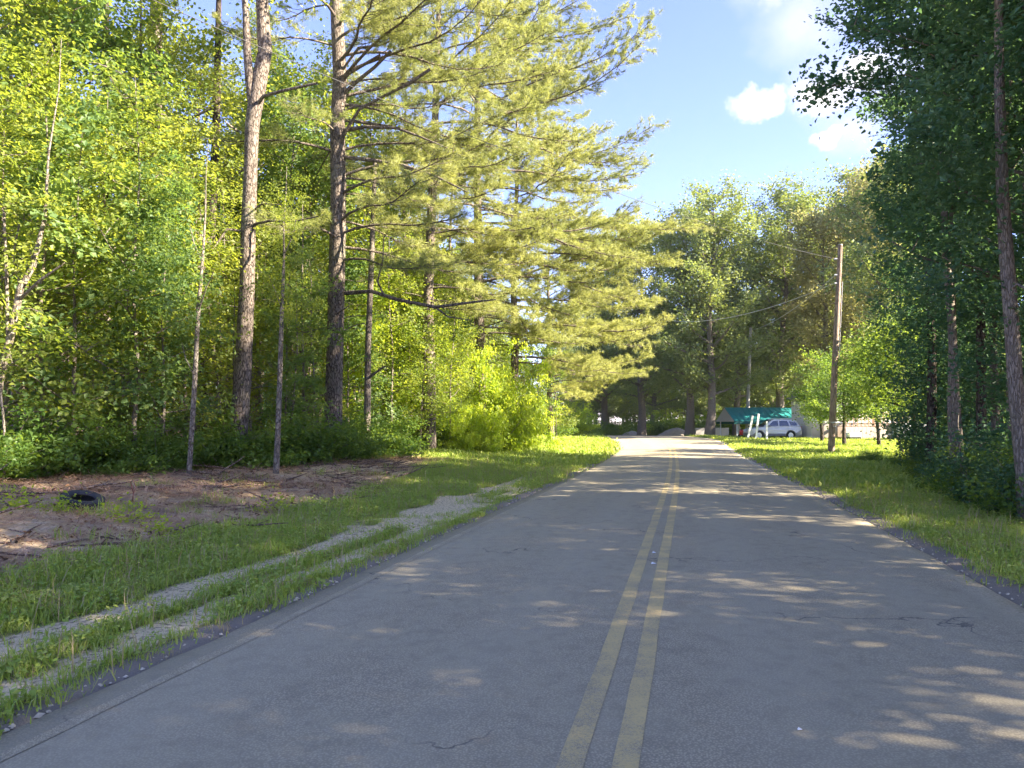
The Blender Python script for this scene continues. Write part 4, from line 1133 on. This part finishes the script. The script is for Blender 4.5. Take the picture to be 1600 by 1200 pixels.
MB().cyl(lm + Vector((.15, -.2, .1)), lm + Vector((.15, -.2, -.25)), .16, 12, .26).build('lamp_shade', plain('lamp_white', (.75, .75, .74), .4), t)
t = thing('utility_pole', 'wooden pole just outside the left border that carries the power line', 'utility pole', (far_pole_x, far_pole_y, fz))
tb = Tubes(); tb.add([Vector((0, 0, -.3)), Vector((0, 0, 10.6))], [.16, .11], 12); link('post', tb.mesh('post', WOOD), t)

# ------------------------------------------------------------------ tyre, litter
RUB = plain('old_rubber', (.035, .035, .037), .75, var=.4, scale=9, bump=.3)
g = G(128, 792)
t = thing('tyre', 'worn black tyre lying on the pine straw by the wood edge', 'tyre', g + Vector((0, 0, .07)), .4, None, .85)
t.rotation_euler = (R(14), R(10), .4)
prof = [(.20, -.085), (.24, -.115), (.32, -.118), (.345, -.095), (.355, -.04), (.355, .04), (.345, .095), (.32, .118), (.24, .115), (.20, .085), (.195, .06), (.25, .085), (.32, .08), (.335, 0), (.32, -.08), (.25, -.085), (.195, -.06)]
V = []; Fc = []; k = len(prof); sg = 40
for i in range(sg):
    a = 2 * math.pi * i / sg
    for (r_, z_) in prof: V.append((r_ * math.cos(a), r_ * math.sin(a), z_))
for i in range(sg):
    for j in range(k): i2 = (i + 1) % sg; j2 = (j + 1) % k; Fc.append((i * k + j, i2 * k + j, i2 * k + j2, i * k + j2))
link('tread', np_mesh('tread', V, np.array(Fc), RUB, smooth=True), t)
bb = MB()
for i in range(44):
    a = 2 * math.pi * i / 44
    for z_ in (-.07, 0, .07): bb.box((.357 * math.cos(a), .357 * math.sin(a), z_), (.014, .036, .05), a, .2)
ob = bb.build('tread_block', RUB, t); ob['kind'] = 'stuff'
WHITE = plain('white_litter', (.75, .74, .71), .5)
for px, py, lab, sz in ((1022, 877, 'small white scrap on the centre line, the farther of two', (.05, .04, .02)), (1021, 895, 'small white scrap on the centre line, the nearer of two', (.06, .05, .02)),
                    (1250, 1171, 'tiny white pebble on the right lane near the photographer', (.025, .018, .015)), (1483, 779, 'flat white scrap of litter on the grass before the right wood', (.45, .2, .05))):
    g = G(px, py); z_ = .06 if px < 1300 and py < 1190 else .0
    s_, u_ = su(g.x, g.y); zz = float(base_h(s_)) + .035 * (1 - (float(u_) / 3.05) ** 2) if abs(u_) < 3 else g.z
    bb = MB(); a, b_, c_ = sz
    bb.poly([(-a / 2, -b_ / 2, .003), (a / 2, -b_ / 3, 0.004), (a / 2.4, b_ / 2, .003), (-a / 3, b_ / 2.2, .004)])
    bb.poly([(-a / 2, -b_ / 2, .003), (-a / 3, b_ / 2.2, .004), (-a / 5, 0, c_)]); bb.poly([(a / 2, -b_ / 3, .004), (-a / 2, -b_ / 2, .003), (-a / 5, 0, c_)])
    bb.poly([(a / 2.4, b_ / 2, .003), (a / 2, -b_ / 3, .004), (-a / 5, 0, c_)]); bb.poly([(-a / 3, b_ / 2.2, .004), (a / 2.4, b_ / 2, .003), (-a / 5, 0, c_)])
    o_ = bb.build('litter', WHITE); o_.location = (g.x, g.y, zz + .002); tag(o_, lab, 'litter')
# dry reddish stem
g = G(206, 790); tb = Tubes(); tb.add([Vector((0, 0, -.05)), Vector((.02, 0, .2)), Vector((-.03, 0, .38))], [.012, .010, .008], 5); tb.add([Vector((.02, 0, .2)), Vector((.06, 0, .3)), Vector((0, 0, .42))], [.009, .008, .005], 5); tb.add([Vector((.0, 0, .1)), Vector((.07, 0, .02))], [.008, .005], 5)
o_ = link('broken_sapling', tb.mesh('broken_sapling', bark_mat('red_twig', (.25, .10, .07), (.5, .26, .18), 20)), None, g); tag(o_, 'broken reddish sapling stub on the straw right of the tyre', 'stub')

# ------------------------------------------------------------------ carport
TEAL = plain('teal_roof', (.035, .25, .24), .45, .1, .12, 2, .5)
TEALD = plain('teal_trim', (.01, .10, .09), .5)
WMET = plain('white_post', (.78, .78, .76), .4)
Yc = 70
c0, c1 = at(1145, Yc), at(1268, Yc); wx = c1.x - c0.x; gz = h1((c0.x + c1.x) / 2, Yc)
t = thing('carport', 'metal carport with teal green roof on white posts', 'carport', (c0.x, Yc, gz))
ze = P(1138, 657, Yc).z - gz; zr = P(1138, 640, Yc).z - gz
dp = 5.5
nrib = 14
for i in range(nrib):
    x0 = wx * i / nrib; x1 = wx * (i + 1) / nrib
    for sgn, y0, y1 in ((0, -.25, dp / 2), (1, dp / 2, dp + .25)):
        za, zb = (ze, zr + .25) if sgn == 0 else (zr + .25, ze)
        bb = MB(); g_ = .012
        bb.V = [(x0 + g_, y0, za), (x1 - g_, y0, za), (x1 - g_, y1, zb), (x0 + g_, y1, zb), (x0 + g_, y0, za - .03), (x1 - g_, y0, za - .03), (x1 - g_, y1, zb - .03), (x0 + g_, y1, zb - .03)]
        bb.F = [(0, 1, 2, 3), (7, 6, 5, 4), (0, 4, 5, 1), (1, 5, 6, 2), (2, 6, 7, 3), (3, 7, 4, 0)]
        n0 = 8
        bb.V += [(x0 - .0, y0 - .01, za + .035), (x0 + .05, y0 - .01, za + .035), (x0 + .05, y1, zb + .035), (x0, y1, zb + .035)]; bb.F += [(8, 9, 10, 11)]
        bb.build('roof_panel', TEAL, t)
MB().box((wx / 2, -.28, ze - .17), (wx, .03, .3)).build('fascia', TEALD, t)
MB().box((wx / 2, dp + .28, ze - .17), (wx, .03, .3)).build('fascia', TEALD, t)
GRM = plain('gable_grey', (.42, .40, .36), .6)
bb = MB(); bb.prism([(-.04, ze - .1), (.0, ze - .1), (.0, ze + .01), (-.04, ze + .01)], -.25, dp + .25); bb.poly([(-.02, -.2, ze), (-.02, dp + .2, ze), (-.02, dp / 2, zr + .22)]); bb.build('gable', GRM, t)
for i, x in enumerate((.35, 2.1, 3.9, wx - .3)):
    for y in (0, dp): MB().box((x, y, (ze - .05) / 2 - .05), (.09, .09, ze + .05)).build('post', WMET, t)

# ------------------------------------------------------------------ silver car (side on, nose to the left)
def wheel(parent, x, y, r):
    w = MB()
    V = []; Fc = []; pr = [(r * .62, -.1), (r * .9, -.11), (r, -.08), (r, .08), (r * .9, .11), (r * .62, .1)]; sg = 24
    for i in range(sg):
        a = 2 * math.pi * i / sg
        for rr_, yy in pr: V.append((x + rr_ * math.cos(a), y + yy, r + rr_ * math.sin(a)))
    for i in range(sg):
        for j in range(6): i2 = (i + 1) % sg; j2 = (j + 1) % 6; Fc.append((i * 6 + j, i2 * 6 + j, i2 * 6 + j2, i * 6 + j2))
    wh = link('wheel', np_mesh('wheel', V, np.array(Fc), RUB, smooth=True), parent)
    bb = MB(); bb.cyl((x, y - .06, r), (x, y + .06, r), r * .6, 20)
    for k in range(5):
        a = k * 1.2566; bb.box((x + math.cos(a) * r * .3, y - .075 if y < 0 else y + .075, r + math.sin(a) * r * .3), (r * .55, .03, .05), 0, 0, -a)
    bb.build('rim', plain('rim', (.72, .72, .72), .35, .5), wh)
SILV = plain('silver_paint', (.50, .485, .46), .35, .25, .04, 3, .5, .6, .0)
SILVD = plain('grey_cladding', (.16, .16, .17), .6)
GLASS = plain('dark_glass', (.02, .025, .03), .06, 0, .1, 1, .8, .5, 0)
Yv = 64
v0, v1 = at(1165, Yv), at(1246, Yv); Lc = v1.x - v0.x
t = thing('parked_car', 'silver estate car parked side-on at the carport, nose to the left', 'car', (v0.x, Yv, h1((v0.x + v1.x) / 2, Yv) - .02))
k = Lc / 4.5
t.scale = (k, 1, 1)
def arch(cx, r, n=8): return [(cx + r * math.cos(a), .34 + r * math.sin(a)) for a in [math.pi - math.pi * i / n for i in range(n + 1)]]
low = [(0.03, .42), (.05, .30)] + [(.42, .30)] + arch(.86, .42) + [(1.30, .30), (3.10, .30)] + arch(3.56, .42) + [(4.02, .30), (4.42, .34), (4.5, .5), (4.48, .85), (4.42, 1.08), (3.0, 1.07), (1.4, 1.05), (1.25, 1.03), (.7, .97), (.2, .86), (.04, .68)]
body = MB().prism(low, -.9, .9, lambda x, z: .05 if z > .9 or z < .35 else (.0)); body.build('body', SILV, t, .03)
cab = [(1.22, 1.06), (2.02, 1.60), (2.25, 1.655), (3.7, 1.64), (4.15, 1.56), (4.40, 1.07)]
MB().prism(cab, -.84, .84, lambda x, z: .16 if z > 1.3 else 0).build('cabin', SILV, t, .03)
for sy in (-1, 1):
    for wn in ([(1.62, 1.11), (2.1, 1.52), (2.52, 1.55), (2.52, 1.11)], [(2.60, 1.11), (2.60, 1.55), (3.32, 1.545), (3.46, 1.11)], [(3.56, 1.13), (3.44, 1.53), (3.95, 1.49), (4.17, 1.15)]):
        yy = lambda z: sy * (.84 - .16 * (z - 1.06) / .55 + .006)
        bb = MB(); pts = [(x, yy(z), z) for x, z in wn]; bb.poly(pts if sy < 0 else pts[::-1]); bb.build('window', GLASS, t)
    MB().box((3.0, sy * .6, 1.70), (1.9, .04, .04)).build('roof_rail', METAL, t)
    MB().box((1.72, sy * .96, 1.12), (.14, .16, .13)).build('mirror', SILVD, t, .02)
    for hx in (2.35, 3.25): MB().box((hx, sy * .885, .95), (.2, .04, .04)).build('handle', SILV, t)
    MB().box((2.2, sy * .905, .38), (1.75, .03, .16)).build('sill', SILVD, t)
    for wx_ in (.86, 3.56): wheel(t, wx_, sy * .80, .36)
    MB().box((4.44, sy * .74, .95), (.1, .22, .24)).build('tail_lamp', plain('red_lens', (.35, .02, .02), .2), t)
    MB().box((.1, sy * .72, .74), (.16, .28, .14)).build('headlight', plain('lens', (.7, .7, .72), .15), t)
bb = MB(); bb.poly([(1.28, -.76, 1.10), (1.28, .76, 1.10), (2.0, .62, 1.575), (2.0, -.62, 1.575)][::-1]); 
for i, v in enumerate(bb.V): bb.V[i] = (v[0] - .012, v[1], v[2] + .012)
bb.build('windscreen', GLASS, t)
MB().box((.02, 0, .45), (.1, 1.6, .2)).build('bumper', SILVD, t, .02); MB().box((4.5, 0, .48), (.1, 1.6, .24)).build('bumper', SILVD, t, .02)

# red riding mower
RED = plain('red_paint', (.5, .03, .025), .35); BLK = plain('black_plastic', (.02, .02, .02), .5)
g = at(1157, 67)
t = thing('riding_mower', 'small red riding mower parked under the left end of the carport', 'mower', g, .3)
MB().prism([(0, .3), (.75, .3), (.75, .75), (.62, .82), (.1, .74), (0, .6)], -.28, .28).build('hood', RED, t, .03)
MB().prism([(.75, .25), (1.55, .25), (1.6, .62), (1.2, .64), (1.05, .42), (.75, .42)], -.38, .38).build('fender', RED, t, .02)
MB().box((1.28, 0, .72), (.4, .42, .1)).build('seat', BLK, t, .02); MB().box((1.5, 0, .9), (.09, .42, .36), 0, 0, .15).build('backrest', BLK, t, .02)
bb = MB(); bb.cyl((.78, 0, .7), (.92, 0, .98), .02, 6); bb.cyl((.91, 0, .97), (.93, 0, 1.0), .17, 14); bb.build('steering_wheel', BLK, t)
for x, r_ in ((.2, .19), (1.3, .26)):
    for sy in (-.42, .42): wheel(t, x, sy, r_)
MB().box((.75, 0, .16), (.7, 1.0, .12)).build('mowing_deck', BLK, t, .03)

# leaning boards and a stake
for pts, Y, lab in (([(1167, 684), (1176, 649)], 60, 'white board leaning right in front of the car, left one of the pair'), ([(1180, 686), (1185, 646)], 60, 'white board leaning in front of the front wheel, right one of the pair'), ([(1197, 688), (1198, 658)], 60, 'short upright white stake in front of the car door')):
    a = at(pts[0][0], Y); b_ = P(pts[1][0], pts[1][1], Y); d = b_ - a; ln = d.length; an = math.atan2(d.x, d.z)
    o_ = MB().box((0, 0, ln / 2 - .03), (.15, .04, ln)).build('white_board', WMET, None, .005); o_.location = a; o_.rotation_euler = (.04, an, 0); tag(o_, lab, 'board')

# mound and low rubble beyond the bend
DIRT = plain('pale_dirt', (.42, .36, .28), .95, var=.3, scale=4, bump=.6)
def mound(px, Y, w, h, lab, mt_):
    g = at(px, Y); V = []; n_ = 16
    rs = np.random.RandomState(int(px))
    xs = np.linspace(-1, 1, 22); X_, Y_ = np.meshgrid(xs, xs); r_ = np.sqrt(X_ ** 2 + Y_ ** 2)
    Z_ = h * np.clip(1 - r_ ** 1.5, -.1, 1) * (.75 + .5 * fbm(X_ * 3 + px, Y_ * 3, 1.2))
    ii = (np.arange(21)[:, None] * 22 + np.arange(21)[None, :]).ravel()
    me = np_mesh('mound', np.stack([X_ * w, Y_ * w * .6, Z_], -1), np.stack([ii, ii + 1, ii + 23, ii + 22], 1), mt_, smooth=True)
    o_ = link('dirt_mound', me, None, g); tag(o_, lab, 'mound')
mound(1058, 82, 2.4, .9, 'pale dirt mound at the roadside between the oak trunks', DIRT)
mound(987, 88, 1.6, .7, 'small pale dirt heap left of the pale-trunked oak', DIRT)
# low concrete wall behind the oaks
CONC = plain('concrete', (.5, .47, .42), .9)
g = at(1112, 84); o_ = MB().box((0, 0, .45), (3.6, .25, 1.1)).build('low_wall', CONC, None, .02); o_.location = g; tag(o_, 'low pale concrete wall glimpsed behind the oak trunks left of the carport', 'wall')

# ------------------------------------------------------------------ house
SKIRT = plain('beige_skirting', (.50, .42, .34), .8, var=.1); SIDE = plain('cream_siding', (.68, .63, .53), .7, var=.06); TRIM = plain('white_trim', (.8, .8, .77), .5); ROOF = plain('shingle', (.16, .15, .14), .9, var=.3, scale=20)
DECK = plain('deck_wood', (.42, .25, .15), .8, var=.25, scale=10); VENT = plain('dark_vent', (.05, .05, .045), .8)
Yh = 62
a, b_ = at(1268, Yh), at(1428, Yh); wd = b_.x - a.x; gz = h1(a.x + wd / 2, Yh) - .05
t = thing('mobile_home', 'cream mobile home with beige skirting behind the maple', 'house', (a.x, Yh, gz))
npan = 9
for i in range(npan):
    w_ = wd / npan
    MB().box((w_ * (i + .5), 0, .62), (w_ - .02, .06, 1.24)).build('skirting_panel', SKIRT, t)
MB().box((wd / 2, 2.3, 1.7), (wd - .04, 4.5, 3.3)).build('core', SIDE, t)
for j in range(11):
    MB().box((wd / 2, .02 - .0, 1.48 + j * .17), (wd, .05, .165), 0, .12).build('siding_board', SIDE, t)
MB().box((wd / 2, -.05, 1.32), (wd + .06, .05, .12)).build('trim_band', TRIM, t)
for x in (0.03, 3.75, wd - .03): MB().box((x, -.07, 2.35), (.12, .04, 1.95)).build('corner_trim', TRIM, t)
for x in (1.6, 5.4, 7.4):
    w_ = MB().box((x, -.06, 2.4), (.96, .05, 1.15)).build('window', TRIM, t)
    MB().box((x, -.09, 2.4), (.82, .02, 1.0)).build('pane', GLASS, w_); MB().box((x, -.105, 2.4), (.84, .02, .05)).build('rail', TRIM, w_)
bb = MB(); bb.V = [(-.3, -.4, 3.35), (wd + .3, -.4, 3.35), (wd + .3, 2.3, 3.95), (-.3, 2.3, 3.95), (-.3, 5, 3.35), (wd + .3, 5, 3.35), (-.3, -.4, 3.27), (wd + .3, -.4, 3.27), (wd + .3, 5, 3.27), (-.3, 5, 3.27)]
bb.F = [(0, 1, 2, 3), (3, 2, 5, 4), (6, 7, 1, 0), (9, 4, 5, 8), (0, 3, 4, 9, 6), (1, 7, 8, 5, 2), (9, 8, 7, 6)]; bb.build('roof', ROOF, t)
MB().box((2.5, -.06, .55), (.95, .05, .85)).build('crawl_door', plain('tan_door', (.36, .29, .22), .8), t)
# deck at its right half
g = at(1362, 59.5)
t = thing('porch_deck', 'brown wooden porch deck attached before the right part of the house', 'deck', (g.x - 2.2, 59.2, h1(g.x, 59.2)))
for j in range(9): MB().box((2.2, .15 + j * .24, .95), (4.6, .22, .04)).build('deck_board', DECK, t)
for j in range(16): MB().box((.05 + j * .29, -.02, 1.45), (.06, .04, .95)).build('baluster', DECK, t)
MB().box((2.2, -.02, 1.95), (4.7, .1, .05)).build('handrail', DECK, t)
for x in (0, 2.2, 4.4): MB().box((x, .02, .95), (.1, .1, 2.0)).build('post', DECK, t)
for j in range(14): MB().box((.15 + j * .32, -.05, .45), (.3, .03, .9)).build('deck_skirt', SKIRT, t)
# AC unit and bin and white trailer
g = at(1332, 58.5)
t = thing('air_conditioner', 'low white box-shaped air conditioner beside the house skirting', 'air conditioner', g)
MB().box((0, 0, .38), (.9, .8, .34)).build('casing', TRIM, t, .03); MB().box((0, 0, .12), (.86, .76, .22)).build('grille', VENT, t); MB().cyl((0, 0, .55), (0, 0, .58), .3, 16).build('fan_guard', VENT, t)
g = at(1397, 56)
t = thing('rubbish_bin', 'dark green wheeled bin standing on the lawn before the house', 'bin', g)
BIN = plain('green_plastic', (.03, .06, .045), .5)
bb = MB(); bb.V = [(-.35, -.35, .05), (.35, -.35, .05), (.35, .35, .05), (-.35, .35, .05), (-.42, -.42, 1.0), (.42, -.42, 1.0), (.42, .42, 1.0), (-.42, .42, 1.0)]; bb.F = [(3, 2, 1, 0), (4, 5, 6, 7), (0, 1, 5, 4), (1, 2, 6, 5), (2, 3, 7, 6), (3, 0, 4, 7)]; bb.build('body', BIN, t, .03)
MB().box((0, 0, 1.04), (.9, .95, .07)).build('lid', BIN, t, .02); 
for sx in (-.32, .32): MB().cyl((sx - .04, .38, .12), (sx + .04, .38, .12), .12, 12).build('wheel', BLK, t)
g = at(1422, 55)
t = thing('utility_trailer', 'low white boxy trailer half hidden by the right-hand wood', 'trailer', g)
MB().box((0, 0, .85), (2.0, 1.4, .75)).build('box', TRIM, t, .03); MB().box((0, 0, .42), (1.95, 1.3, .1)).build('chassis', VENT, t)
for sy in (-.72, .72): wheel(t, 0, sy, .3)
bb = MB(); bb.cyl((-1.0, 0, .42), (-1.8, 0, .42), .04, 8); bb.build('drawbar', METAL, t)
# leaning stake with guy by the right wood corner
px_trunk('leaning_stake', 'thin pale stake leaning left on the lawn near the wood corner', [(1414, 717, 4), (1405, 690, 4), (1398, 672, 3), (1392, 655, 3)], 38, BARK_PALE, (), 'stake')
# ------------------------------------------------------------------ thin summer haze
m, nt_, o = mat('summer_haze'); b = NB(nt_)
pv = b.n('ShaderNodeVolumePrincipled'); pv.inputs['Color'].default_value = (.86, .92, 1, 1); pv.inputs['Density'].default_value = .0002; pv.inputs['Anisotropy'].default_value = .25
b.l(pv.outputs[0], o.inputs['Volume'])
hz = MB().box((0, 0, 0), (1, 1, 1)).build('haze', m); hz.location = (20, 130, 14); hz.scale = (560, 360, 56); hz['kind'] = 'stuff'
print('objects', len(sc.objects), 'tris', sum(len(m.polygons) for m in bpy.data.meshes))
